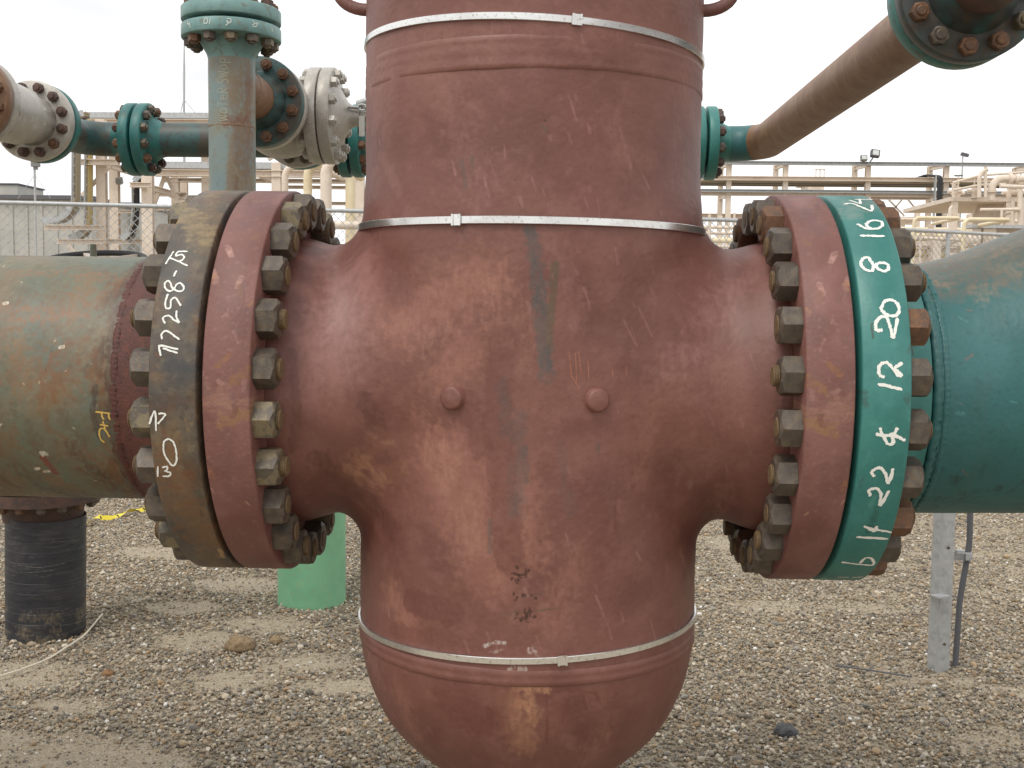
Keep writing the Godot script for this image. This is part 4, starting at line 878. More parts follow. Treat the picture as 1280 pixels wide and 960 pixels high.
func build_riser() -> void:
	var t := thing("water_riser", "weathered blue grey riser pipe with WATER SWAP written on it", "pipe", Vector3(-1.2, 0, -2.95))
	var Z := -1.31
	rng.seed = 81
	# worn brown side and primer stains on the blue paint
	var list := []
	for k in 46:
		var a := 0.52 + 0.2 * pow(rng.randf(), 0.8)
		var y := rng.randf_range(1.5, 2.5)
		list.append([[rgb(120, 92, 70), rgb(132, 118, 92), rgb(108, 78, 62), rgb(128, 108, 82)][rng.randi() % 4], rng.randf_range(0.3, 0.65), rng.randf_range(0.016, 0.04), 0.85, 0.5, [a * 0.528, y, a * 0.528 + rng.randf_range(-0.02, 0.02), y - rng.randf_range(0.05, 0.2)]])
	list.append([rgb(112, 70, 52), 0.7, 0.025, 0.5, 0.8, [0.26, 2.24, 0.33, 2.245]])
	list.append([rgb(126, 112, 88), 0.7, 0.05, 0.8, 0.7, [0.19, 2.44, 0.34, 2.44]])
	var mb := MB.new()
	tube(mb, bend([Vector3(-1.2, 1.12, -2.95), Vector3(RX, 1.12, Z), Vector3(RX, 2.475, Z)], 0.229, 10), 0.084, 48)
	for k in mb.v.size(): mb.t2[k] = Vector2(0.5 + atan2(mb.v[k].x - RX, mb.v[k].z - Z) / TAU, (2.5 - mb.v[k].y) / 1.1)
	part(t, "pipe", mb, with_marks(M.blue_riser, "riser_stained", marks_image(512, 1024, 0.0, 0.528, 1.4, 2.5, list, 25)))
	bead(t, Vector3(RX, 2.226, Z), Vector3.UP, 0.084, 0.006, 0.003, M.bare_rust_pipe, 70)
	bead(t, Vector3(RX, 2.468, Z), Vector3.UP, 0.084, 0.006, 0.002, M.blue_riser, 70)
	var o := flange(t, Vector3(RX, 2.592, Z), Vector3.DOWN, MID, M.teal_faded, [M.nut_rusty, M.nut_dusty, M.nut_dark])
	for g in CHALK_RISERFLANGE:
		mb = MB.new()
		for s in g:
			var q := smooth_stroke(s)
			var pts := []
			var nor := []
			for k in q.size():
				var n := Vector3(sin(q[k].x), 0, cos(q[k].x))
				nor.append(o.basis.inverse() * n)
				pts.append(o.basis.inverse() * (n * 0.1788 + Vector3(RX, q[k].y, Z) - Vector3(RX, 2.592, Z)))
			ribbon(mb, pts, nor, 0.0045)
		part(o, "chalk_number", mb, M.chalk_faint, Transform3D())
	flange(t, Vector3(RX, 2.592, Z), Vector3.UP, MID, M.teal_faded, [M.nut_rusty, M.dark_rust_pipe])
	run_pipe(t, "upper_pipe", [Vector3(RX, 2.71, Z), Vector3(RX, 3.3, Z)], 0.1, 0.084, M.dark_rust_pipe)
	# branch towards the valve
	run_pipe(t, "branch", [Vector3(RX, HY, Z), Vector3(RX, HY, -1.60)], 0.1, 0.083, M.bare_rust_pipe, 48)
	bead(t, Vector3(RX, HY, -1.405), Vector3.BACK, 0.084, 0.007, 0.004, M.bare_rust_pipe, 70)
	flange(t, Vector3(RX, HY, -1.72), Vector3.BACK, MID, M.teal_dark_rust, [M.nut_rusty, M.nut_rusty, M.nut_dusty])
	# the words, reading upwards
	var at := 0.0
	var word := MB.new()
	var font := letters()
	for ch in "WATER SWAP":
		if ch == " ":
			at += 0.006; continue
		for s in font[ch]:
			var flatp := []
			for k in s.size() / 2:
				flatp.append_array([s[k * 2] * 0.0195 + at, s[k * 2 + 1] * 0.034 + rng.randf_range(-0.002, 0.002)])
			var q := smooth_stroke(flatp)
			var pts := []
			var nor := []
			for k in q.size():
				var a: float = (0.008 - q[k].y) / 0.084 + 0.15 - 0.15
				var n := Vector3(sin(a), 0, cos(a))
				nor.append(n); pts.append(Vector3(RX, 2.238 + q[k].x, Z) + n * 0.0846)
			ribbon(word, pts, nor, 0.0022)
		at += 0.0248
	var w := part(t, "crayon_writing", word, M.crayon_dull)
	w.set_meta("label", "pale crayon words WATER SWAP on the riser")
	# green coated pipe that the riser comes from
	var g := thing("green_coated_pipe", "bright green coated pipe stub coming out of the gravel behind the vessel", "pipe", Vector3(-1.2, 0, -2.95))
	mb = MB.new()
	lathe(mb, [-0.15, 0.178, 0.92, 0.178, 1.0, 0.172, 1.06, 0.15, 1.16, 0.10, 1.2, 0.06, 1.21, 0.0], 64, frame(Vector3.UP, Vector3(-1.2, 0, -2.95)))
	part(g, "coated_pipe", mb, M.epoxy_green)

func build_valve() -> void:
	var t := thing("white_gate_valve", "pale grey painted valve with bolted bonnet flanges beside the riser", "valve", Vector3(RX, HY - 0.2, -2.05))
	rng.seed = 91
	flange(t, Vector3(RX, HY, -1.72), Vector3.FORWARD, MID, M.valve_grey, [M.valve_grey], false, "end_flange")
	flange(t, Vector3(RX, HY, -2.40), Vector3.BACK, MID, M.valve_grey, [M.nut_dark], false, "end_flange")
	var mb := MB.new()
	lathe(mb, [0.0, 0.12, 0.04, 0.115, 0.1, 0.13, 0.2, 0.165, 0.28, 0.178, 0.36, 0.165, 0.46, 0.13, 0.52, 0.115, 0.57, 0.12], 48, frame(Vector3.FORWARD, Vector3(RX, HY, -1.773)), 0.3)
	part(t, "valve_body", mb, M.valve_grey)
	mb = MB.new()
	lathe(mb, [0.0, 0.15, 0.165, 0.15], 48, frame(Vector3.RIGHT, Vector3(RX, HY, -2.02)))
	part(t, "bonnet_neck", mb, M.valve_grey)
	var bon := MID.duplicate()
	bon.ro = 0.203; bon.bc = 0.172; bon.g = 0.003; bon.t = 0.05; bon.rf = 0.16
	flange(t, Vector3(-0.935, HY, -2.02), Vector3.LEFT, bon, M.valve_grey, [M.valve_grey], false, "bonnet_flange")
	flange(t, Vector3(-0.935, HY, -2.02), Vector3.RIGHT, bon, M.valve_grey, [M.valve_grey], false, "bonnet_flange")
	mb = MB.new()
	lathe(mb, [0.0, 0.13, 0.02, 0.11, 0.05, 0.06, 0.07, 0.045, 0.1, 0.04, 0.1, 0.024, 0.16, 0.024, 0.16, 0.04, 0.22, 0.04, 0.22, 0.03, 0.34, 0.03, 0.34, 0.0], 32, frame(Vector3.RIGHT, Vector3(-0.882, HY, -2.02)))
	part(t, "stem", mb, M.valve_grey)
	mb = MB.new()
	tube(mb, [Vector3(-0.79, HY + 0.045, -1.99), Vector3(-0.73, HY + 0.065, -1.98), Vector3(-0.62, HY + 0.065, -1.98), Vector3(-0.45, HY + 0.06, -1.98)], 0.016, 10)
	part(t, "lever", mb, M.galvanised)
	mb = MB.new()
	for k in 4:
		var pts := []
		for q in 13:
			var a := TAU * q / 12.0
			pts.append(Vector3(-0.80 + k * 0.035 + 0.022 * cos(a), HY + 0.028 + 0.012 * sin(a) * (1 if k % 2 else 0), -1.96 + 0.012 * sin(a) * (0 if k % 2 else 1)))
		tube(mb, pts, 0.005, 8, false)
	part(t, "lock_chain", mb, M.galvanised)
	mb = MB.new()
	mb.box(Transform3D(Basis(), Vector3(-0.765, HY - 0.05, -1.96)), Vector3(0.024, 0.085, 0.002))
	part(t, "tag", mb, M.shed_grey)

func pair(t: Node3D, at: Vector3, dir: Vector3, m: Material, nuts: Array) -> void:
	flange(t, at, dir, MID, m, nuts)
	flange(t, at, -dir, MID, m, nuts)

func build_header() -> void:
	var t := thing("teal_header_pipe", "teal header pipe with a bolted flange pair, left of the riser", "pipe", Vector3(-2.0, HY - 0.18, HZ))
	rng.seed = 101
	var nuts := [M.nut_rusty, M.nut_dark, M.dark_rust_pipe]
	flange(t, Vector3(RX, HY, -2.40), Vector3.FORWARD, MID, M.teal_worn, nuts, true)
	run_pipe(t, "tee", [Vector3(RX, HY, -2.52), Vector3(RX, HY, HZ)], 0.1, 0.084, M.teal_worn)
	run_pipe(t, "pipe", [Vector3(-1.08, HY, HZ), Vector3(-1.89, HY, HZ)], 0.1, 0.084, M.teal_dark_rust)
	bead(t, Vector3(-1.892, HY, HZ), Vector3.RIGHT, 0.084, 0.006, 0.003, M.teal_dark_rust, 70)
	pair(t, Vector3(-2.013, HY, HZ), Vector3.RIGHT, M.teal_dull, nuts)
	run_pipe(t, "elbow", [Vector3(-2.13, HY, HZ), Vector3(-2.29, HY, HZ), Vector3(-2.29, HY, -2.355)], 0.155, 0.084, M.teal_dark_rust)
	flange(t, Vector3(-2.29, HY, -2.235), Vector3.FORWARD, MID, M.teal_dull, [M.nut_rusty])
	var c := thing("grey_check_valve", "grey check valve body with rusty nuts at the left edge", "valve", Vector3(-2.29, HY - 0.18, -1.9))
	flange(c, Vector3(-2.29, HY, -2.235), Vector3.BACK, MID, M.valve_grey, [M.nut_rusty, M.dark_rust_pipe], false, "end_flange")
	var mb := MB.new()
	lathe(mb, [0.0, 0.112, 0.035, 0.108, 0.075, 0.112, 0.14, 0.126, 0.24, 0.13, 0.34, 0.13, 0.42, 0.135, 0.47, 0.135], 48, frame(Vector3.BACK, Vector3(-2.29, HY, -2.182)), 0.3)
	part(c, "valve_body", mb, M.valve_grey)
	for k in 4:
		mb = MB.new()
		var a := -0.35 + 0.28 * k
		var d := Vector3(cos(a), sin(a), 0.0)
		lathe(mb, [-0.01, 0.016, 0.004, 0.015, 0.008, 0.009, 0.009, 0.0], 14, frame(d, Vector3(-2.29, HY, -2.05 + 0.07 * (k % 2)) + d * 0.118), 0.3)
		part(c, "cast_lug", mb, M.valve_grey)
	flange(c, Vector3(-2.29, HY, -1.66), Vector3.FORWARD, MID, M.valve_grey, [M.nut_rusty], false, "end_flange")
	var p := thing("rusty_inlet_pipe", "rusty flanged pipe bolted to the near end of the check valve", "pipe", Vector3(-2.29, HY - 0.18, -1.3))
	flange(p, Vector3(-2.29, HY, -1.66), Vector3.BACK, MID, M.bare_rust_pipe, [M.nut_rusty])
	run_pipe(p, "pipe", [Vector3(-2.29, HY, -1.54), Vector3(-2.29, HY, 0.4), Vector3(-2.29, -0.1, 0.4)], 0.229, 0.084, M.bare_rust_pipe)
	# the line that passes behind the vessel and comes forward on the other side
	var r := thing("crossover_pipe", "teal and rust brown pipe bending forward beside the vessel to a bolted flange", "pipe", Vector3(1.072, HY - 0.18, -1.4))
	run_pipe(r, "back_pipe", [Vector3(-1.18, HY, HZ), Vector3(-1.07, HY, HZ)], 0.1, 0.083, M.teal_worn)
	pair(r, Vector3(-0.95, HY, HZ), Vector3.RIGHT, M.teal_dull, nuts)
	run_pipe(r, "middle_pipe", [Vector3(-0.83, HY, HZ), Vector3(0.67, HY, HZ)], 0.1, 0.084, M.teal_worn)
	pair(r, Vector3(0.782, HY, HZ), Vector3.RIGHT, M.teal_paint, nuts)
	var q := bend([Vector3(0.90, HY, HZ), Vector3(1.072, HY, HZ), Vector3(1.072, HY, -0.22)], 0.155, 12)
	var em := MB.new()
	tube(em, q.slice(0, 8), 0.0845, 48, false)
	part(r, "teal_elbow", em, M.teal_pipe_paint)
	em = MB.new()
	tube(em, q.slice(7), 0.084, 48)
	part(r, "rusty_run", em, M.bare_rust_pipe)
	bead(r, q[7], q[8] - q[6], 0.084, 0.005, 0.002, M.bare_rust_pipe, 60)
	flange(r, Vector3(1.072, HY, -0.105), Vector3.FORWARD, MID, M.teal_worn, [M.nut_dark])
	var n := thing("overhead_pipe", "dark rusty flanged pipe running overhead towards the viewer", "pipe", Vector3(1.072, HY - 0.18, 0.5))
	rng.seed = 5
	flange(n, Vector3(1.072, HY, -0.105), Vector3.BACK, MID, M.teal_black, [M.nut_dusty, M.nut_dark, M.nut_rusty], true, "flange", 0.15)
	run_pipe(n, "pipe", [Vector3(1.072, HY, 0.01), Vector3(1.072, HY, 6.0), Vector3(1.072, -0.1, 6.0)], 0.229, 0.0838, M.dark_rust_pipe)

func build_black_riser() -> void:
	var t := thing("wrapped_black_pipe", "black tape wrapped pipe standing in the gravel under the green pipe", "pipe", Vector3(-2.335, 0, -2.31))
	rng.seed = 111
	var c := Vector3(-2.335, 0, -2.31)
	var mb := MB.new()
	var pr := [-0.15, 0.178]
	for k in 12:   # lapped turns of tape
		var y := k * 0.048
		pr.append_array([y, 0.1778 + 0.0003 * (k % 3), y + 0.046, 0.1783 + 0.0003 * ((k * 2) % 3), y + 0.047, 0.1780])
	lathe(mb, pr, 72, frame(Vector3(0.03, 1, 0.02), c), 0.99)
	var list := []
	for k in 40:
		var y := rng.randf_range(0.02, 0.56)
		var u := rng.randf_range(0.2, 0.7)
		var l := rng.randf_range(0.05, 0.4)
		list.append([[rgb(150, 148, 144), rgb(110, 108, 106), rgb(30, 30, 34)][rng.randi() % 3], rng.randf_range(0.2, 0.6), rng.randf_range(0.0008, 0.0022), 0.5, 0.8, [u, y, u + l * 0.5, y - 0.012, u + l, y - 0.004]])
	for k in 40:   # dust and dried mud low on the wrap
		var u := rng.randf_range(0.15, 1.0)
		var y := 0.16 * pow(rng.randf(), 1.6)
		list.append([rgb(128, 114, 92), rng.randf_range(0.25, 0.5), rng.randf_range(0.01, 0.04), 0.7, 1.0, [u, y, u + rng.randf_range(-0.05, 0.05), y]])
	for k in mb.v.size(): mb.t2[k] = Vector2(0.5 + atan2(mb.v[k].x - c.x, mb.v[k].z - c.z) / TAU, (0.62 - mb.v[k].y) / 0.67)
	part(t, "wrapping", mb, with_marks(M.wrap_black, "wrap_marked", marks_image(1024, 512, 0.0, 1.12, -0.05, 0.62, list, 33)))
	mb = MB.new()
	lathe(mb, [0.555, 0.179, 0.60, 0.181, 0.645, 0.20, 0.645, 0.262, 0.70, 0.262, 0.70, 0.1], 64, frame(Vector3.UP, c))
	var fl := part(t, "lower_flange", mb, M.dark_rust_pipe)
	for k in 16:
		var a := TAU * k / 16.0
		part(fl, "nut", null, M.nut_dark if k % 3 else M.nut_rusty, Transform3D(frame(Vector3.DOWN).basis, c + Vector3(0.228 * sin(a), 0.645, 0.228 * cos(a))), nut_mid)
	mb = MB.new()
	lathe(mb, [0.706, 0.1, 0.706, 0.262, 0.765, 0.262, 0.765, 0.2, 0.83, 0.18, 1.1, 0.18, 1.18, 0.15, 1.22, 0.08, 1.23, 0.0], 64, frame(Vector3.UP, c))
	part(t, "upper_flange", mb, M.green_pipe)
	# valve with handwheel standing off the riser
	var v := thing("handwheel_valve", "valve with dark handwheel showing just above the green pipe", "valve", Vector3(-2.05, 1.0, -2.25))
	mb = MB.new()
	lathe(mb, [0.0, 0.08, 0.2, 0.08, 0.2, 0.12, 0.24, 0.12, 0.24, 0.06, 0.5, 0.05, 0.7, 0.016, 0.72, 0.016, 0.82, 0.014, 0.82, 0.0], 32, frame(Vector3.UP, Vector3(-2.05, 1.02, -2.25)))
	tube(mb, [Vector3(-2.335, 1.02, -2.31), Vector3(-2.05, 1.02, -2.25)], 0.07, 24)
	part(v, "valve_body", mb, M.green_pipe)
	var tilt := Transform3D(Basis(Vector3.RIGHT, 0.2), Vector3(-2.05, 1.765, -2.25))
	mb = MB.new()
	var ring := []
	for k in 49: ring.append(tilt * Vector3(0.225 * cos(TAU * k / 48), 0, 0.225 * sin(TAU * k / 48)))
	tube(mb, ring, 0.014, 12, false)
	var wh := part(v, "handwheel", mb, M.black_rubber)
	for k in 5:
		mb = MB.new()
		stick(mb, tilt * Vector3.ZERO, tilt * Vector3(0.215 * cos(TAU * k / 5 + 0.4), 0, 0.215 * sin(TAU * k / 5 + 0.4)), 0.028, 0.012)
		part(wh, "spoke", mb, M.beige_steel, Transform3D())

# ------------------------------------------------------------------ ground
var hill := FastNoiseLite.new()
func ground_y(x: float, z: float) -> float:
	return 0.02 * hill.get_noise_2d(x, z) - 0.006

func sandiness(x: float, z: float) -> float:
	var s := 0.0
	for k in SAND.size() / 3:
		var d: float = Vector2((x - SAND[k * 3]) * 0.8, (z - SAND[k * 3 + 1]) * 1.3).length() / (SAND[k * 3 + 2] * 1.05)
		if d < 1.0: s = maxf(s, 1.0 - d * d)
	return clampf(s * (1.15 if x < 0.0 else 0.55) + 0.4 * hill.get_noise_2d(x * 3.0 + 40, z * 5.0) + 0.3 * hill.get_noise_2d(x * 14.0, z * 20.0) + 0.05 + (0.34 * smoothstep(-2.2, -4.2, z) if x > 0.0 else 0.0), 0.0, 1.0)

func stone_mesh(seed_: int) -> ArrayMesh:
	var r := RandomNumberGenerator.new()
	r.seed = seed_
	var f := (1.0 + sqrt(5.0)) / 2.0
	var p := [Vector3(-1, f, 0), Vector3(1, f, 0), Vector3(-1, -f, 0), Vector3(1, -f, 0), Vector3(0, -1, f), Vector3(0, 1, f), Vector3(0, -1, -f), Vector3(0, 1, -f), Vector3(f, 0, -1), Vector3(f, 0, 1), Vector3(-f, 0, -1), Vector3(-f, 0, 1)]
	for k in 12: p[k] = p[k].normalized() * r.randf_range(0.62, 1.15) * Vector3(1.2, 0.7, 0.95) * 0.5
	var t := [[0, 11, 5], [0, 5, 1], [0, 1, 7], [0, 7, 10], [0, 10, 11], [1, 5, 9], [5, 11, 4], [11, 10, 2], [10, 7, 6], [7, 1, 8], [3, 9, 4], [3, 4, 2], [3, 2, 6], [3, 6, 8], [3, 8, 9], [4, 9, 5], [2, 4, 11], [6, 2, 10], [8, 6, 7], [9, 8, 1]]
	var mb := MB.new()
	for q in t:
		var nn: Vector3 = (p[q[1]] - p[q[0]]).cross(p[q[2]] - p[q[0]]).normalized()
		if nn.dot(p[q[0]]) < 0: nn = -nn
		var k := mb.v.size()
		for e in q: mb.vert(p[e], (nn * 0.95 + p[e].normalized() * 0.2).normalized())
		mb.tri(k, k + 1, k + 2)
	return mb.mesh()

func build_ground() -> void:
	hill.seed = 6; hill.frequency = 0.6; hill.fractal_octaves = 4
	var xs := [-300.0, -60.0, -20.0]
	var x := -9.0
	while x <= 9.01:
		xs.append(x); x += 0.12
	xs.append_array([20.0, 60.0, 300.0])
	var zs := [60.0, 15.0]
	var z := 3.0
	while z >= -9.01:
		zs.append(z); z -= 0.12
	zs.append_array([-14.0, -30.0, -80.0, -300.0])
	var mb := MB.new()
	for zz in zs:
		for xx in xs:
			var e := 0.05
			var nn := Vector3(ground_y(xx - e, zz) - ground_y(xx + e, zz), 2 * e, ground_y(xx, zz - e) - ground_y(xx, zz + e)).normalized()
			mb.vert(Vector3(xx, ground_y(xx, zz), zz), nn)
	var w := xs.size()
	for r in zs.size() - 1:
		for c in w - 1: mb.quad(r * w + c, r * w + c + 1, (r + 1) * w + c + 1, (r + 1) * w + c)
	single("ground", "", "", mb, M.dirt, "", "structure")
	# loose stones
	var tones := [Color(0.31, 0.28, 0.23), Color(0.40, 0.345, 0.27), Color(0.27, 0.25, 0.215), Color(0.50, 0.45, 0.37), Color(0.33, 0.265, 0.19), Color(0.18, 0.168, 0.155), Color(0.58, 0.55, 0.49), Color(0.29, 0.245, 0.19), Color(0.42, 0.39, 0.335), Color(0.27, 0.265, 0.255), Color(0.36, 0.27, 0.18)]
	rng.seed = 131
	var kinds := 6
	var bufs := []
	for k in kinds: bufs.append(PackedFloat32Array())
	var count := 0
	var tries := 0
	while count < 560000 and tries < 2200000:
		tries += 1
		var zz := 0.9 - 7.9 * pow(rng.randf(), 1.0)
		var half := 2.1 + (2.75 - zz) * 0.56
		var xx := rng.randf_range(-half, half)
		var s := sandiness(xx, zz)
		if rng.randf() < s * 0.84: continue
		var size := 0.0055 + 0.0165 * pow(rng.randf(), 2.2) + (0.018 if rng.randf() < 0.012 else 0.0)
		if s > 0.4: size *= 0.7
		var b := Basis(Vector3.UP, rng.randf() * TAU) * Basis(Vector3(rng.randf_range(-1, 1), 0, rng.randf_range(-1, 1)).normalized(), rng.randf_range(-0.7, 0.7))
		b = b.scaled(Vector3.ONE * size)
		var yy := ground_y(xx, zz) + size * rng.randf_range(0.05, 0.42) + (1.0 - s) * rng.randf() * 0.006
		var c: Color = tones[rng.randi() % tones.size()]
		c = c * Color(1.04, 0.98, 0.88) * rng.randf_range(0.62, 1.08)
		if rng.randf() < 0.01: c = Color(0.7, 0.68, 0.64)
		var q: PackedFloat32Array = bufs[count % kinds]
		q.append_array(PackedFloat32Array([b.x.x, b.y.x, b.z.x, xx, b.x.y, b.y.y, b.z.y, yy, b.x.z, b.y.z, b.z.z, zz, c.r, c.g, c.b, 1.0]))
		bufs[count % kinds] = q
		count += 1
	for k in kinds:
		var mm := MultiMesh.new()
		mm.transform_format = MultiMesh.TRANSFORM_3D
		mm.use_colors = true
		mm.mesh = stone_mesh(200 + k)
		mm.instance_count = bufs[k].size() / 16
		mm.buffer = bufs[k]
		var mi := MultiMeshInstance3D.new()
		mi.multimesh = mm
		mi.material_override = M.pebble
		mi.name = numbered("gravel")
		mi.set_meta("kind", "stuff"); mi.set_meta("label", "loose grey and tan gravel covering the yard"); mi.set_meta("category", "gravel")
		add_child(mi)

func rock(at: Array, s: Vector3, m: Material, label: String, seed_: int) -> void:
	var fn := FastNoiseLite.new()
	fn.seed = seed_; fn.frequency = 1.3; fn.fractal_octaves = 4
	var mb := MB.new()
	var nu := 22
	var nv := 12
	for j in nv + 1:
		for i in nu + 1:
			var th := PI * j / nv
			var ph := TAU * (i % nu) / nu
			var d := Vector3(sin(th) * cos(ph), cos(th), sin(th) * sin(ph))
			mb.vert(Vector3(at[0], ground_y(at[0], at[2]) + s.y * 0.3, at[2]) + d * s * (0.5 + 0.28 * fn.get_noise_3dv(d * 1.2)), d)
	for j in nv:
		for i in nu:
			var q := j * (nu + 1) + i
			mb.quad(q, q + 1, q + nu + 2, q + nu + 1)
	single("rock", label, "rock", mb, m)

# ------------------------------------------------------------------ yard furniture
func build_post() -> void:
	var t := thing("channel_post", "grey steel channel post with a clip, standing under the teal pipe", "post", Vector3(POST[0], 0, POST[2]))
	var c := Vector3(POST[0], 0, POST[2])
	var turn := Basis(Vector3.UP, 0.45)
	var mb := MB.new()
	mb.box(Transform3D(turn, c + Vector3(0, 0.6, 0)), Vector3(0.072, 1.5, 0.006))
	for s in [-1.0, 1.0]: mb.box(Transform3D(turn, c + turn * Vector3(s * 0.033, 0, -0.029) + Vector3(0, 0.6, 0)), Vector3(0.006, 1.5, 0.052))
	part(t, "channel", mb, M.galvanised)
	mb = MB.new()
	mb.box(Transform3D(turn, c + turn * Vector3(-0.05, 0, 0.02) + Vector3(0, 0.345, 0)), Vector3(0.07, 0.006, 0.05))
	mb.box(Transform3D(turn, c + turn * Vector3(-0.05, 0, -0.002) + Vector3(0, 0.325, 0)), Vector3(0.07, 0.04, 0.005))
	part(t, "bracket", mb, M.galvanised)
	for y in [0.12, 0.55, 0.9]:
		mb = MB.new()
		lathe(mb, [0.0, 0.006, 0.006, 0.006, 0.006, 0.0], 8, Transform3D(turn, c) * frame(Vector3.BACK, Vector3(0, y, 0.003)))
		part(t, "bolt", mb, M.nut_dark)
	var k := thing("conduit", "grey conduit running down beside the channel post into gravel", "conduit", Vector3(CONDUIT[0], 0, CONDUIT[2]))
	mb = MB.new()
	var e := Vector3(CONDUIT[0], 0, CONDUIT[2])
	tube(mb, bend([e + Vector3(-0.02, -0.1, 0), e + Vector3(-0.01, 0.3, 0), e + Vector3(0.022, 0.55, 0), e + Vector3(0.012, 1.0, 0), e + Vector3(0.0, 1.35, 0)], 0.6), 0.013, 14)
	part(k, "tube", mb, M.roof_dark)
	mb = MB.new()
	mb.box(Transform3D(Basis(), e + Vector3(-0.012, 0.50, 0.016)), Vector3(0.075, 0.035, 0.004))
	mb.box(Transform3D(Basis(), e + Vector3(-0.03, 0.525, 0.03)), Vector3(0.035, 0.014, 0.03))
	mb.box(Transform3D(Basis(), e + Vector3(0.012, 0.50, 0.024)), Vector3(0.03, 0.03, 0.012))
	part(k, "clamp", mb, M.galvanised)

func build_small() -> void:
	rock(ROCK1, Vector3(0.13, 0.09, 0.1), M.rock_tan, "tan clod of earth on the gravel left of the vessel", 1)
	rock(ROCK4, Vector3(0.06, 0.045, 0.05), M.rock_tan, "small tan stone beside the larger clod of earth", 2)
	rock(ROCK2, Vector3(0.05, 0.035, 0.045), rock_orange(), "orange brown stone lying in front of the black pipe", 3)
	rock(ROCK3, Vector3(0.085, 0.06, 0.06), M.rock_grey, "dark grey stone on the gravel right of the vessel bottom", 4)
	# yellow tape with black print, twisted along the ground
	var t := thing("caution_tape", "twisted yellow caution tape lying on the gravel behind the pipes", "tape", Vector3(TAPE2[0], 0, TAPE2[2]))
	var mb := MB.new()
	var bk := MB.new()
	var a := Vector3(TAPE1[0] - 0.06, 0.02, TAPE1[2] + 0.15)
	var d := Vector3(TAPE3[0] + 0.25, 0.03, TAPE3[2] - 0.55)
	var pts := []
	var nor := []
	for k in 61:
		var f := k / 60.0
		pts.append(a.lerp(d, f) + Vector3(0.015 * sin(f * 17.0), 0.006 + 0.012 * sin(f * 31.0), 0))
		nor.append(Vector3(0.9 * sin(f * 24.0), 0.7, 0.7 + 0.4 * cos(f * 21.0)).normalized())
	ribbon(mb, pts, nor, 0.04)
	part(t, "ribbon", mb, M.tape_yellow)
	for k in range(2, 58, 3):
		if k % 9 == 2: continue
		var o: Vector3 = pts[k]
		var n: Vector3 = nor[k]
		var al: Vector3 = (pts[k + 1] - pts[k]).normalized()
		var s := al.cross(n).normalized()
		bk.box(Transform3D(Basis(al, s, al.cross(s)), o + n * 0.0015), Vector3(0.012, 0.022, 0.001))
	part(t, "print", bk, M.tape_black)
	mb = MB.new()
	tube(mb, bend([Vector3(WIRE1[0], 0.015, WIRE1[2]) + Vector3(-0.3, 0, 0.2), Vector3(WIRE1[0], 0.018, WIRE1[2]), Vector3(WIRE2[0], 0.02, WIRE2[2]), Vector3(WIRE3[0], 0.02, WIRE3[2]), Vector3(WIRE4[0], 0.03, WIRE4[2])], 0.4), 0.005, 8)
	single("loose_wire", "pale wire lying on the ground in front of the black pipe", "wire", mb, M.wire_pale)
	mb = MB.new()
	tube(mb, bend([Vector3(CABLE1[0], 0.012, CABLE1[2]), Vector3(CABLE2[0], 0.02, CABLE2[2]), Vector3(CABLE3[0], 0.014, CABLE3[2])], 0.3), 0.004, 8)
	single("buried_cable", "thin grey cable half buried in gravel near the channel post", "cable", mb, M.roof_dark)

func rock_orange() -> Material:
	return paint("rock_orange", rgb(150, 116, 82), [[rgb(132, 98, 68), 0.03, 0.48, 0.7, 0.7]], 0.2, 0.95, bump_fine, 0.3, 0.0, 256)

func build_fence(run: Array, label: String) -> void:
	var a := Vector3(run[0], 0, run[1])
	var b := Vector3(run[2], 0, run[3])
	var t := thing("chain_link_fence", label, "fence", a, "chain link fence behind the pipework")
	var l := (b - a).length()
	var d := (b - a) / l
	var n := d.cross(Vector3.UP)
	var H := 2.4
	var mb := MB.new()
	tube(mb, [a + Vector3(0, H, 0), b + Vector3(0, H, 0)], 0.019, 12)
	part(t, "top_rail", mb, M.galvanised)
	var k := 0.4
	while k < l:
		mb = MB.new()
		tube(mb, [a + d * k + Vector3(0, -0.1, 0), a + d * k + Vector3(0, H - 0.02, 0)], 0.024, 12)
		part(t, "fence_post", mb, M.galvanised)
		k += 2.6
	mb = MB.new()
	for s in [-1.0, 1.0]:
		var u := -H
		while u < l:
			var p := Vector2(u, 0) if s > 0 else Vector2(u + H, 0)
			var q := Vector2(u + H, H) if s > 0 else Vector2(u, H)
			# clip to the run
			var c0 := clampf((0.0 - p.x) / (q.x - p.x), 0, 1)
			var c1 := clampf((l - p.x) / (q.x - p.x), 0, 1)
			var f0 := minf(c0, c1)
			var f1 := maxf(c0, c1)
			if f1 - f0 > 0.02:
				var e0 := p.lerp(q, f0)
				var e1 := p.lerp(q, f1)
				stick(mb, a + d * e0.x + Vector3(0, e0.y, 0) + n * 0.0025 * s - n * 0.028, a + d * e1.x + Vector3(0, e1.y, 0) + n * 0.0025 * s - n * 0.028, 0.0046, 0.0046)
			u += 0.078
	var m := part(t, "chain_link", mb, M.galvanised)
	m.set_meta("kind", "stuff")

func upright(r: Array) -> Array:   # a box spec stretched down to the ground
	var top: float = r[1] + r[4] / 2
	return [r[0], top / 2 - 0.05, r[2], r[3], top + 0.1, r[5]]

func spec_box(mb: MB, r: Array) -> void:
	mb.box(Transform3D(Basis(), Vector3(r[0], r[1], r[2])), Vector3(r[3], r[4], r[5]))

func spec_path(p: Array, z: float) -> Array:
	var out := []
	for k in p.size() / 2: out.append(Vector3(p[k * 2], p[k * 2 + 1], z))
	return out

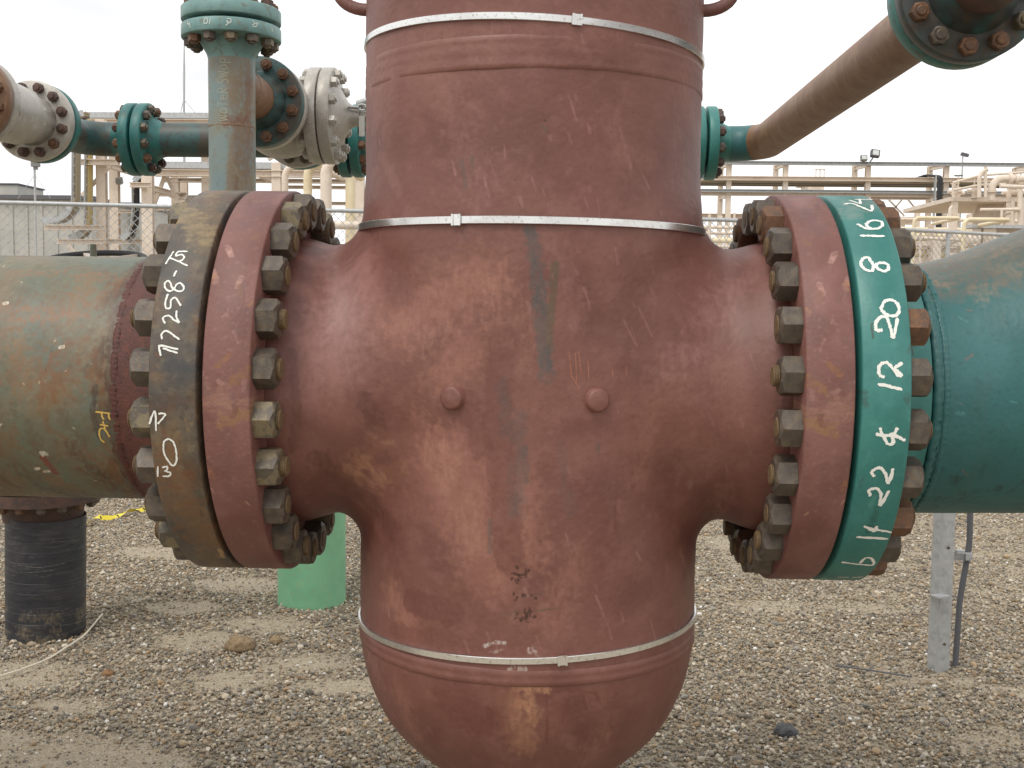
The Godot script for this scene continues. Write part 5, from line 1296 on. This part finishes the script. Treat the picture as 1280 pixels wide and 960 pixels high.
func tray_along(t: Node3D, path: Array, w: float, z: float, cable_m: Material) -> void:   # ladder tray in the xy plane: two rails a width apart in z, rungs, cables
	var q := bend(path, 0.25, 6)
	for s in [0.0, 1.0]:
		var mb := MB.new()
		for k in q.size() - 1:
			stick(mb, q[k] + Vector3(0, 0, -s * w), q[k + 1] + Vector3(0, 0, -s * w), 0.012, 0.09)
		part(t, "side_rail", mb, M.galvanised)
	var rm := MB.new()
	for k in q.size() - 1:
		var l: float = (q[k + 1] - q[k]).length()
		var nn := maxi(1, int(l / 0.12))
		for e in nn:
			var c: Vector3 = q[k].lerp(q[k + 1], (e + 0.5) / nn)
			stick(rm, c, c + Vector3(0, 0, -w), 0.025, 0.02)
	part(t, "rungs", rm, M.beige_steel)
	for e in 3:
		var cm := MB.new()
		var off := []
		for p in q: off.append(p + Vector3(0.02, 0.015, -w * (0.25 + 0.25 * e)))
		tube(cm, off, 0.02, 8)
		part(t, "cable", cm, cable_m)

func build_left_rack() -> void:
	var t := thing("steel_pipe_rack", "beige steel rack frame behind the fence on the left", "pipe rack", Vector3(-5.5, 0, -14.2))
	for r in RACK_LEFT:
		var mb := MB.new()
		if r[0] == "post":
			var u := upright(r.slice(1))
			ibeam(mb, Vector3(u[0], -0.1, u[2]), Vector3(u[0], u[1] + u[4] / 2, u[2]), u[3], u[5])
		else:
			ibeam(mb, Vector3(r[1] - r[4] / 2, r[2], r[3]), Vector3(r[1] + r[4] / 2, r[2], r[3]), r[5], r[6])
		part(t, r[0], mb, M.beige_steel)
	for k in BRACES.size():
		var mb := MB.new()
		var p := spec_path(BRACES[k], -14.05 - 0.13 * k)
		stick(mb, p[0], p[1], 0.05, 0.05)
		part(t, "brace", mb, M.beige_steel)
	for r in RACK_LEFT.slice(8, 20):   # short ties back to the rear frame
		if rng.randf() < 0.5: continue
		var mb := MB.new()
		ibeam(mb, Vector3(r[1], r[2], r[3] - 0.1), Vector3(r[1], r[2], -15.6), 0.08, 0.08)
		part(t, "tie", mb, M.beige_steel)
	var h := thing("cable_tray", "long galvanised cable tray along the upper rack beams", "cable tray", Vector3(TRAY_TOP[0], TRAY_TOP[1], TRAY_TOP[2]), "cable trays on the rack")
	var mb2 := MB.new()
	spec_box(mb2, TRAY_TOP)
	part(h, "tray", mb2, M.galvanised)
	h = thing("cable_tray", "highest cable tray on the rack, level with the teal header", "cable tray", Vector3(TRAY_HIGH[0], TRAY_HIGH[1], TRAY_HIGH[2]), "cable trays on the rack")
	mb2 = MB.new()
	spec_box(mb2, TRAY_HIGH)
	part(h, "tray", mb2, M.galvanised)
	var specs := [[TRAY_A, -13.3, "ladder cable tray turning down at the outer end of the rack", M.cable_tan], [TRAY_B, -13.8, "ladder cable tray carrying yellow cables down the rack", M.cable_yellow], [TRAY_C, -13.7, "short curved cable tray beside the thick rack post", M.black_rubber]]
	for s in specs:
		var c := thing("ladder_tray", s[2], "cable tray", Vector3(s[0][0], s[0][1], s[1]), "ladder trays dropping from the rack")
		tray_along(c, spec_path(s[0], s[1]), 0.22, s[1], s[3])
	var names := ["thin beige pipe with top bend, farthest from the vessel", "cream coloured pipe bending over at the top", "thick beige pipe bending over next to the vessel", "straight beige pipe standing against the vessel edge", "short beige cross pipe low beside the vessel"]
	for k in BENT.size():
		var c := thing("bent_pipe", names[k], "pipe", Vector3(BENT[k][0], 0, -11), "beige pipes beyond the fence")
		var z: float = [-12.0, -11.0, -10.7, -10.8, -10.5][k]
		var p := spec_path(BENT[k], z)
		if k < 4:
			p[0] = Vector3(p[0].x, -0.1, z)
			if k < 3: p = [p[0], Vector3(p[0].x, p[-1].y, z), Vector3(p[-1].x + 0.15, p[-1].y, z), Vector3(p[-1].x + 0.2, p[-1].y, z - 1.5)]
		else: p.append(p[-1] + Vector3(0, -2.6, 0))
		run_pipe(c, "pipe", p, 0.16, BENT_R[k], M.cream_steel if k in [1, 3] else M.beige_steel, 20)
	# grey shed and its roof unit
	var sh := thing("grey_shed", "long grey ribbed metal shed behind the fence at left", "shed", Vector3(SHED[0], 0, SHED[2]))
	for r in [SHED, SHED2]:
		var u := upright(r)
		mb2 = MB.new()
		spec_box(mb2, u)
		var wl := part(sh, "wall", mb2, M.shed_grey)
		var x: float = u[0] - u[3] / 2
		while x < u[0] + u[3] / 2:
			mb2 = MB.new()
			mb2.box(Transform3D(Basis(), Vector3(x, u[1], u[2] + u[5] / 2 + 0.012)), Vector3(0.04, u[4], 0.025))
			part(wl, "rib", mb2, M.shed_grey, Transform3D())
			x += 0.3
		mb2 = MB.new()
		mb2.box(Transform3D(Basis(), Vector3(u[0], u[1] + u[4] / 2 + 0.04, u[2])), Vector3(u[3] + 0.1, 0.08, u[5] + 0.2))
		part(sh, "roof", mb2, M.roof_dark)
	var rb := thing("roof_unit", "pale boxy unit sitting on the grey shed roof", "roof unit", Vector3(ROOFBOX[0], ROOFBOX[1] - 0.2, ROOFBOX[2]))
	mb2 = MB.new()
	spec_box(mb2, ROOFBOX)
	part(rb, "casing", mb2, M.shed_grey)
	mb2 = MB.new()
	mb2.box(Transform3D(Basis(), Vector3(ROOFBOX[0], ROOFBOX[1] + ROOFBOX[4] / 2 + 0.02, ROOFBOX[2])), Vector3(ROOFBOX[3] + 0.06, 0.03, ROOFBOX[5] + 0.06))
	part(rb, "lid", mb2, M.roof_dark)
	# masts
	var m1 := thing("instrument_mast", "short mast with a small box and guy wires on the shed", "mast", Vector3(MAST1[0], MAST1[1], -17))
	mb2 = MB.new()
	tube(mb2, [Vector3(MAST1[0], -0.1, -17), Vector3(MAST1[2], MAST1[3], -17)], 0.02, 8)
	part(m1, "pole", mb2, M.galvanised)
	mb2 = MB.new()
	mb2.box(Transform3D(Basis(), Vector3(MAST1[4], MAST1[5] + 0.02, -17)), Vector3(0.13, 0.12, 0.1))
	mb2.box(Transform3D(Basis(), Vector3(MAST1[4], MAST1[5] - 0.06, -17)), Vector3(0.06, 0.06, 0.06))
	part(m1, "instrument_box", mb2, M.lamp_housing)
	for s in [0, 2]:
		mb2 = MB.new()
		stick(mb2, Vector3(MAST1G[s * 2], MAST1G[s * 2 + 1], -17), Vector3(MAST1G[2], MAST1G[3], -17), 0.006, 0.006)
		part(m1, "guy_wire", mb2, M.galvanised)
	var m2 := thing("antenna_mast", "tall thin antenna mast rising behind the teal header", "mast", Vector3(MAST2[0], 0, -24))
	mb2 = MB.new()
	tube(mb2, [Vector3(MAST2[2], -0.1, -24), Vector3(MAST2[2], MAST2[3] - 0.3, -24), Vector3(MAST2[4], MAST2[5], -24), Vector3(MAST2[6], MAST2[7], -24)], [0.03, 0.03, 0.025, 0.006], 8)
	part(m2, "pole", mb2, M.galvanised)
	mb2 = MB.new()
	stick(mb2, Vector3(MAST2[2], MAST2[3] + 0.3, -24), Vector3(MAST2[2] - 0.1, MAST2[3] - 0.1, -24), 0.015, 0.015)
	stick(mb2, Vector3(MAST2[2], MAST2[3] + 0.3, -24), Vector3(MAST2[2] + 0.35, MAST2[3] - 0.1, -24), 0.015, 0.015)
	part(m2, "stay", mb2, M.galvanised)
	var jb := thing("floodlight", "small grey floodlight fixed to the inner rack post", "floodlight", Vector3(JBOX[0], JBOX[1], JBOX[2]))
	mb2 = MB.new()
	mb2.box(Transform3D(Basis(Vector3.RIGHT, 0.4), Vector3(JBOX[0], JBOX[1], JBOX[2] + 0.1)), Vector3(JBOX[3], JBOX[4], 0.08))
	part(jb, "housing", mb2, M.lamp_housing)
	mb2 = MB.new()
	stick(mb2, Vector3(JBOX[0], JBOX[1], JBOX[2] + 0.06), Vector3(-7.03, JBOX[1], -14.95), 0.02, 0.02)
	part(jb, "arm", mb2, M.lamp_housing)

func build_right_rack() -> void:
	var t := thing("cable_rack", "long beige rack of three tray levels beyond the fence on the right", "pipe rack", Vector3(6.4, 0, -20.5))
	for k in RR_POST.size():
		var u := upright(RR_POST[k])
		var mb := MB.new()
		ibeam(mb, Vector3(u[0], -0.1, u[2]), Vector3(u[0], u[1] + u[4] / 2, u[2]), u[3] + 0.03, u[5])
		part(t, "post", mb, M.beige_steel)
	for k in RR_RAIL.size():
		if k in [4, 5, 6]: continue
		var mb := MB.new()
		var r: Array = RR_RAIL[k]
		ibeam(mb, Vector3(r[0] - r[3] / 2, r[1], r[2]), Vector3(r[0] + r[3] / 2, r[1], r[2]), r[4], r[5])
		part(t, "rail", mb, M.galvanised if k in [0, 2] else M.beige_steel)
	for k in 5:
		for lv in [4.42, 4.08, 3.78]:
			var mb := MB.new()
			var a: Array = RR_POST[k]
			var b: Array = RR_POST[k + 5]
			ibeam(mb, Vector3(a[0], lv, a[2]), Vector3(b[0], lv + 0.06, b[2]), 0.08, 0.06)
			part(t, "cross_beam", mb, M.beige_steel)
	for r in RR_BR:
		var mb := MB.new()
		var p := spec_path(r, -20.5)
		stick(mb, p[0], p[1], 0.03, 0.03)
		part(t, "brace", mb, M.beige_steel)
	# cables lying in the middle tray
	for k in 5:
		var mb := MB.new()
		tube(mb, [Vector3(3.0, 4.07, -20.1 - 0.16 * k), Vector3(9.9, 4.07, -20.1 - 0.16 * k)], 0.028, 8)
		part(t, "cable", mb, M.cable_tan if k % 2 == 0 else M.roof_dark)
	var r2 := thing("cable_riser", "dark bundle of cables dropping from the right rack", "cables", Vector3(DARK_TRAY[0], 0, DARK_TRAY[2]))
	for k in 3:
		var mb := MB.new()
		var x: float = DARK_TRAY[0] + 0.035 * (k - 1)
		tube(mb, bend([Vector3(x, -0.1, -19.7), Vector3(x, 4.16, -19.7), Vector3(x - 0.2, 4.2, -19.9), Vector3(x - 0.5, 4.1, -20.15)], 0.08), 0.022, 8)
		part(r2, "cable", mb, M.black_rubber)
	var mbp := MB.new()
	mbp.box(Transform3D(Basis(), Vector3(DARK_TRAY[0] - 0.08, 2.1, -19.75)), Vector3(0.02, 4.2, 0.1))
	part(r2, "side_rail", mbp, M.galvanised)
	# lights on the rack and beyond
	for k in 2:
		var f: Array = FLOOD[k]
		var l := thing("floodlight", ["larger dark floodlight tilted up on the right rack", "smaller pale floodlight beside it on the right rack"][k], "floodlight", Vector3(f[0], f[1], -19.8))
		var tilt := Basis(Vector3.BACK, -0.15 if k == 0 else 0.0) * Basis(Vector3.RIGHT, -0.3)
		var s := 1.0 if k == 0 else 0.75
		var mb := MB.new()
		mb.box(Transform3D(tilt, Vector3(f[0], f[1], -19.8)), Vector3(0.17, 0.14, 0.1) * s)
		part(l, "housing", mb, M.lamp_housing if k else M.roof_dark)
		mb = MB.new()
		mb.box(Transform3D(tilt, Vector3(f[0], f[1], -19.8) + tilt * Vector3(0, 0, 0.052 * s)), Vector3(0.12, 0.1, 0.008) * s)
		part(l, "glass", mb, M.lamp_glass)
		mb = MB.new()
		stick(mb, Vector3(f[0] - 0.02, f[1] - 0.06, -19.82), Vector3(6.38, 4.44, -20.0), 0.02, 0.02)
		part(l, "bracket", mb, M.lamp_housing)
	var sl := thing("street_lamp", "distant thin lamp post with a single small head", "street lamp", Vector3(LAMP[2], 0, -28))
	var mb3 := MB.new()
	tube(mb3, [Vector3(LAMP[2], -0.1, -28), Vector3(LAMP[2], LAMP[3] + 0.05, -28)], [0.035, 0.02], 8)
	part(sl, "pole", mb3, M.galvanised)
	mb3 = MB.new()
	mb3.box(Transform3D(Basis(Vector3.BACK, -0.25), Vector3(LAMP[4] - 0.02, LAMP[5], -28)), Vector3(0.2, 0.08, 0.1))
	part(sl, "lamp_head", mb3, M.roof_dark)
	# vent stack with railing
	var vs := thing("vent_tower", "distant beige tower top with railing seen through the rack", "tower", Vector3(HOPPER[0], 0, HOPPER[2]))
	mb3 = MB.new()
	spec_box(mb3, upright(HOPPER))
	part(vs, "shaft", mb3, M.beige_steel)
	mb3 = MB.new()
	spec_box(mb3, HOPPER_CAP)
	part(vs, "deck", mb3, M.beige_steel)
	for k in 3:
		mb3 = MB.new()
		var x: float = HOPPER_RAIL[0] + (k - 1) * HOPPER_RAIL[3] / 2
		stick(mb3, Vector3(x, 5.12, -30.4), Vector3(x, 5.55, -30.4), 0.03, 0.03)
		part(vs, "rail_post", mb3, M.beige_steel)
	mb3 = MB.new()
	stick(mb3, Vector3(HOPPER_RAIL[0] - 0.14, 5.55, -30.4), Vector3(HOPPER_RAIL[0] + 0.14, 5.55, -30.4), 0.03, 0.03)
	part(vs, "rail", mb3, M.beige_steel)

func build_skid() -> void:
	var t := thing("process_skid", "beige process platform with railing at the far right", "platform", Vector3(6.5, 0, -14))
	for r in SKID_BOX:
		var mb := MB.new()
		var u: Array = upright(r.slice(1)) if r[0] == "post" else r.slice(1)
		if r[0] == "post": ibeam(mb, Vector3(u[0], -0.1, u[2]), Vector3(u[0], u[1] + u[4] / 2, u[2]), u[3] + 0.02, u[5])
		else: spec_box(mb, u)
		part(t, r[0], mb, M.galvanised if r[0] == "beam" and r[2] > 2.6 else M.beige_steel)
	for p in SKID_RAIL:
		var mb := MB.new()
		tube(mb, spec_path(p, -13.9), 0.018, 8)
		part(t, "handrail", mb, M.beige_steel)
	var k := thing("beige_tank", "beige tank with sloped top under the platform", "tank", Vector3(TANK_AX[0], 0, -14.6))
	var tm := MB.new()
	lathe(tm, [-0.1, TANK_R, TANK[3], TANK_R, TANK[5] - 0.02, TANK_R * 0.75, TANK[7] - 0.14, TANK_R * 0.3, TANK[7] - 0.13, 0.0], 32, frame(Vector3.UP, Vector3(TANK_AX[0], 0, -14.6)), 0.9)
	part(k, "shell", tm, M.beige_steel)
	var names := ["large beige elbow pipe on top of the platform", "thin beige pipe below the large elbow pipe", "beige gooseneck vent pipe on the platform", "straight beige vent pipe on the platform", "beige hoop pipe nearest the teal flange", "second beige hoop pipe above the grey beam", "low beige pipe behind the fence on the right", "small beige bent pipe between the hoop pipes", "beige down pipe at the right picture edge", "beige cross pipe in front of the tank", "thin beige stand pipe beside the tank", "low beige hoop rail just above the teal pipe", "beige pipe lying low behind the second hoop pipe", "beige upright pipe under the platform corner", "beige pipe running to the picture edge above the teal pipe", "short beige pipe under the grey beam", "beige upright pipe at the right picture edge", "outer beige frame upright close to the vessel", "inner beige frame upright close to the vessel", "upper beige cross rail close to the vessel", "lower beige cross rail close to the vessel", "thick beige drum pipe behind the hoop pipes"]
	for q in SKID_PIPES.size():
		var s: Array = SKID_PIPES[q]
		var c := thing("plant_pipe", names[q], "pipe", Vector3(s[2], 0, s[1]), "beige plant pipes on the right")
		var p := spec_path(s.slice(2), s[1])
		var hoop := []
		if q in [0, 4, 5, 7]:
			hoop = [p[0], Vector3(p[0].x, p[-1].y, s[1]), p[-1]]
			if q in [4, 5]:
				hoop[0] = Vector3(p[0].x, -0.1, s[1])
				hoop.append(p[-1] + Vector3(0.02, 0, -1.0))
		else: hoop = p
		if q in [6, 1, 9, 12, 14, 15]:
			hoop.append(hoop[-1] + Vector3(0.05, -0.02, -0.6))
		run_pipe(c, "pipe", hoop, s[0] * 3.0, s[0], M.cream_steel if q in [4, 5] else M.beige_steel, 16)
		if q == 0:
			for e in SKID_FL:
				var mb := MB.new()
				lathe(mb, [-0.02, e[0] * 0.4, -0.02, e[0], 0.02, e[0], 0.02, e[0] * 0.4], 24, frame(Vector3.RIGHT if e != SKID_FL[2] else Vector3.UP, Vector3(e[2], e[3], e[1])))
				part(c, "flange", mb, M.beige_steel)
	for q in 5:   # small valves along the platform
		var x: float = [6.02, 6.14, 6.27, 6.86, 6.98][q]
		var y: float = [3.2, 3.2, 3.2, 3.2, 3.2][q]
		var z: float = [-14.1, -14.3, -14.0, -14.2, -14.1][q]
		var h: float = [0.22, 0.36, 0.3, 0.2, 0.42][q]
		var c := thing("plant_valve", ["lowest small valve at the platform corner", "small valve beside the gooseneck vent on the platform", "small valve under the large elbow pipe", "small valve below the railing near the picture edge", "tall small valve at the right picture edge"][q], "valve", Vector3(x, y, z), "small beige valves on the platform")
		var mb0 := MB.new()
		lathe(mb0, [0.0, 0.05, 0.02, 0.05, 0.02, 0.03, 0.08, 0.045, 0.12, 0.045, 0.16, 0.025, 0.17, 0.04, 0.19, 0.04, 0.19, 0.01, h, 0.01, h, 0.0], 16, frame(Vector3.UP, Vector3(x, y, z)))
		tube(mb0, [Vector3(x - 0.1, y + 0.1, z), Vector3(x + 0.1, y + 0.1, z)], 0.028, 12)
		part(c, "valve_body", mb0, M.beige_steel)
		var rg := []
		for e in 21: rg.append(Vector3(x + 0.06 * cos(TAU * e / 20), y + h, z + 0.06 * sin(TAU * e / 20)))
		mb0 = MB.new()
		tube(mb0, rg, 0.008, 6, false)
		stick(mb0, rg[0], rg[10], 0.01, 0.01)
		part(c, "handwheel", mb0, M.lamp_housing if q % 2 else M.beige_steel)
	var w := thing("plant_handwheel", "small beige handwheel behind the fence on the right", "handwheel", Vector3(SKID_WHEEL[0], SKID_WHEEL[1] - 0.1, -10.7))
	var ring := []
	for e in 25: ring.append(Vector3(SKID_WHEEL[0] + 0.05 * cos(TAU * e / 24), SKID_WHEEL[1] + 0.06 * sin(TAU * e / 24), -10.7))
	var rm := MB.new()
	tube(rm, ring, 0.008, 8, false)
	part(w, "rim", rm, M.beige_steel)
	rm = MB.new()
	stick(rm, Vector3(SKID_WHEEL[0], SKID_WHEEL[1], -10.7), Vector3(SKID_WHEEL[0], SKID_WHEEL[1], -10.95), 0.02, 0.02)
	stick(rm, Vector3(SKID_WHEEL[0] - 0.05, SKID_WHEEL[1], -10.7), Vector3(SKID_WHEEL[0] + 0.05, SKID_WHEEL[1], -10.7), 0.01, 0.01)
	part(w, "spindle", rm, M.beige_steel)
	var ps := thing("pipe_stand", "dense beige pipe stand of posts, rails and drums behind the hoop pipes", "pipe rack", Vector3(8.0, 0, -17))
	for r in STAND_POST:
		var pm := MB.new()
		ibeam(pm, Vector3(r[0], -0.1, r[2]), Vector3(r[0], r[1], r[2]), 0.09, 0.08)
		part(ps, "post", pm, M.beige_steel)
	for r in STAND_RAIL:
		var pm := MB.new()
		tube(pm, [Vector3(r[0], r[1], r[2]), Vector3(r[3], r[4], r[2])], r[5], 12)
		part(ps, "rail", pm, M.beige_steel if r[5] < 0.05 else M.cream_steel)
	for r in STAND_DRUM:
		var pm := MB.new()
		lathe(pm, [-0.1, r[3], r[1] - 0.1, r[3], r[1] - 0.03, r[3] * 0.8, r[1], r[3] * 0.3, r[1] + 0.02, 0.0], 24, frame(Vector3.UP, Vector3(r[0], 0, r[2])), 0.5)
		part(ps, "drum", pm, M.beige_steel)
	# bank of earth behind
	var fn := FastNoiseLite.new()
	fn.seed = 77; fn.frequency = 0.35; fn.fractal_octaves = 5
	var mb := MB.new()
	var nx := 90
	var nz := 14
	for j in nz + 1:
		for i in nx + 1:
			var x := 3.0 + 24.0 * i / nx
			var f := j / float(nz)
			var z := -24.0 - 10.0 * f
			var y := 4.1 * sin(PI * minf(f * 1.0, 1.0)) * smoothstep(3.0, 8.5, x) * (0.85 + 0.35 * fn.get_noise_2d(x, z)) + 0.15 * fn.get_noise_2d(x * 6, z * 6) - 0.1
			mb.vert(Vector3(x, y, z), Vector3.UP)
	for j in nz:
		for i in nx:
			var q := j * (nx + 1) + i
			mb.quad(q, q + 1, q + nx + 2, q + nx + 1)
	for q in mb.n.size(): mb.n[q] = Vector3.ZERO
	for q in range(0, mb.i.size(), 3):
		var nn := (mb.v[mb.i[q + 2]] - mb.v[mb.i[q]]).cross(mb.v[mb.i[q + 1]] - mb.v[mb.i[q]])
		for e in 3: mb.n[mb.i[q + e]] += nn
	for q in mb.n.size(): mb.n[q] = mb.n[q].normalized()
	single("terrain", "", "", mb, M.far_dirt, "", "structure")

# ------------------------------------------------------------------ sky
func overcast() -> Image:
	var w := 768
	var h := 384
	var fn := FastNoiseLite.new()
	fn.seed = 12; fn.frequency = 1.1; fn.fractal_octaves = 5
	var im := Image.create(w, h, false, Image.FORMAT_RGBF)
	for y in h:
		var el := (0.5 - (y + 0.5) / h) * PI
		for x in w:
			var az := TAU * (x + 0.5) / w
			var d := Vector3(cos(el) * sin(az), sin(el), cos(el) * cos(az))
			var n := fn.get_noise_3d(d.x * 1.5, d.y * 6.0, d.z * 1.5)
			var k := smoothstep(-0.05, 0.5, n)
			var b := lerpf(1.2, 0.88, k)
			im.set_pixel(x, y, Color(b * lerpf(1.0, 0.985, k), b * lerpf(1.0, 0.992, k), b * 1.01))
	return im

func _ready() -> void:
	var cam := Camera3D.new()
	cam.name = "camera"
	add_child(cam)
	cam.transform = Transform3D(Basis(Vector3.UP, 0.036) * Basis(Vector3.RIGHT, -0.0758) * Basis(Vector3.BACK, 0.0118), Vector3(0.0545, 1.6072, 2.7551))
	cam.fov = rad_to_deg(2.0 * atan(480.0 / 1378.7))
	cam.near = 0.05; cam.far = 1000.0
	cam.current = true

	var sky := Sky.new()
	var pm := PanoramaSkyMaterial.new()
	pm.panorama = ImageTexture.create_from_image(overcast())
	sky.sky_material = pm
	var env := Environment.new()
	env.background_mode = Environment.BG_SKY
	env.sky = sky
	env.background_energy_multiplier = 1.0
	env.tonemap_mode = Environment.TONE_MAPPER_LINEAR
	env.tonemap_exposure = 1.07
	env.sdfgi_enabled = true; env.ssao_enabled = true; env.ssil_enabled = true
	var we := WorldEnvironment.new()
	we.name = "world_environment"
	we.environment = env
	add_child(we)
	var sun := DirectionalLight3D.new()
	sun.name = "sun"
	add_child(sun)
	sun.look_at_from_position(Vector3(-3.0, 8.0, 4.5), Vector3.ZERO)
	sun.light_energy = 0.5
	sun.light_angular_distance = 25.0
	sun.light_color = Color(1.0, 0.98, 0.95)
	sun.shadow_enabled = true

	rng.seed = 1
	nut_big = nut_mesh(0.0785, 0.047)
	nut_mid = nut_mesh(0.041, 0.026, 0.0125)
	stud_big = stud_mesh(0.0228, -0.03, 0.056)
	make_materials()
	print("materials ", Time.get_ticks_msec())
	build_ground()
	print("ground ", Time.get_ticks_msec())
	build_strainer()
	print("strainer ", Time.get_ticks_msec())
	build_straps()
	build_left_pipe()
	build_right_pipe()
	print("pipes ", Time.get_ticks_msec())
	build_riser()
	build_valve()
	build_header()
	build_black_riser()
	build_fence(FENCE_A, "long chain link fence with top rail behind the pipework")
	build_fence(FENCE_B, "chain link fence section slanting away on the right")
	build_left_rack()
	build_right_rack()
	build_skid()
	build_post()
	build_small()
	print("done ", Time.get_ticks_msec())
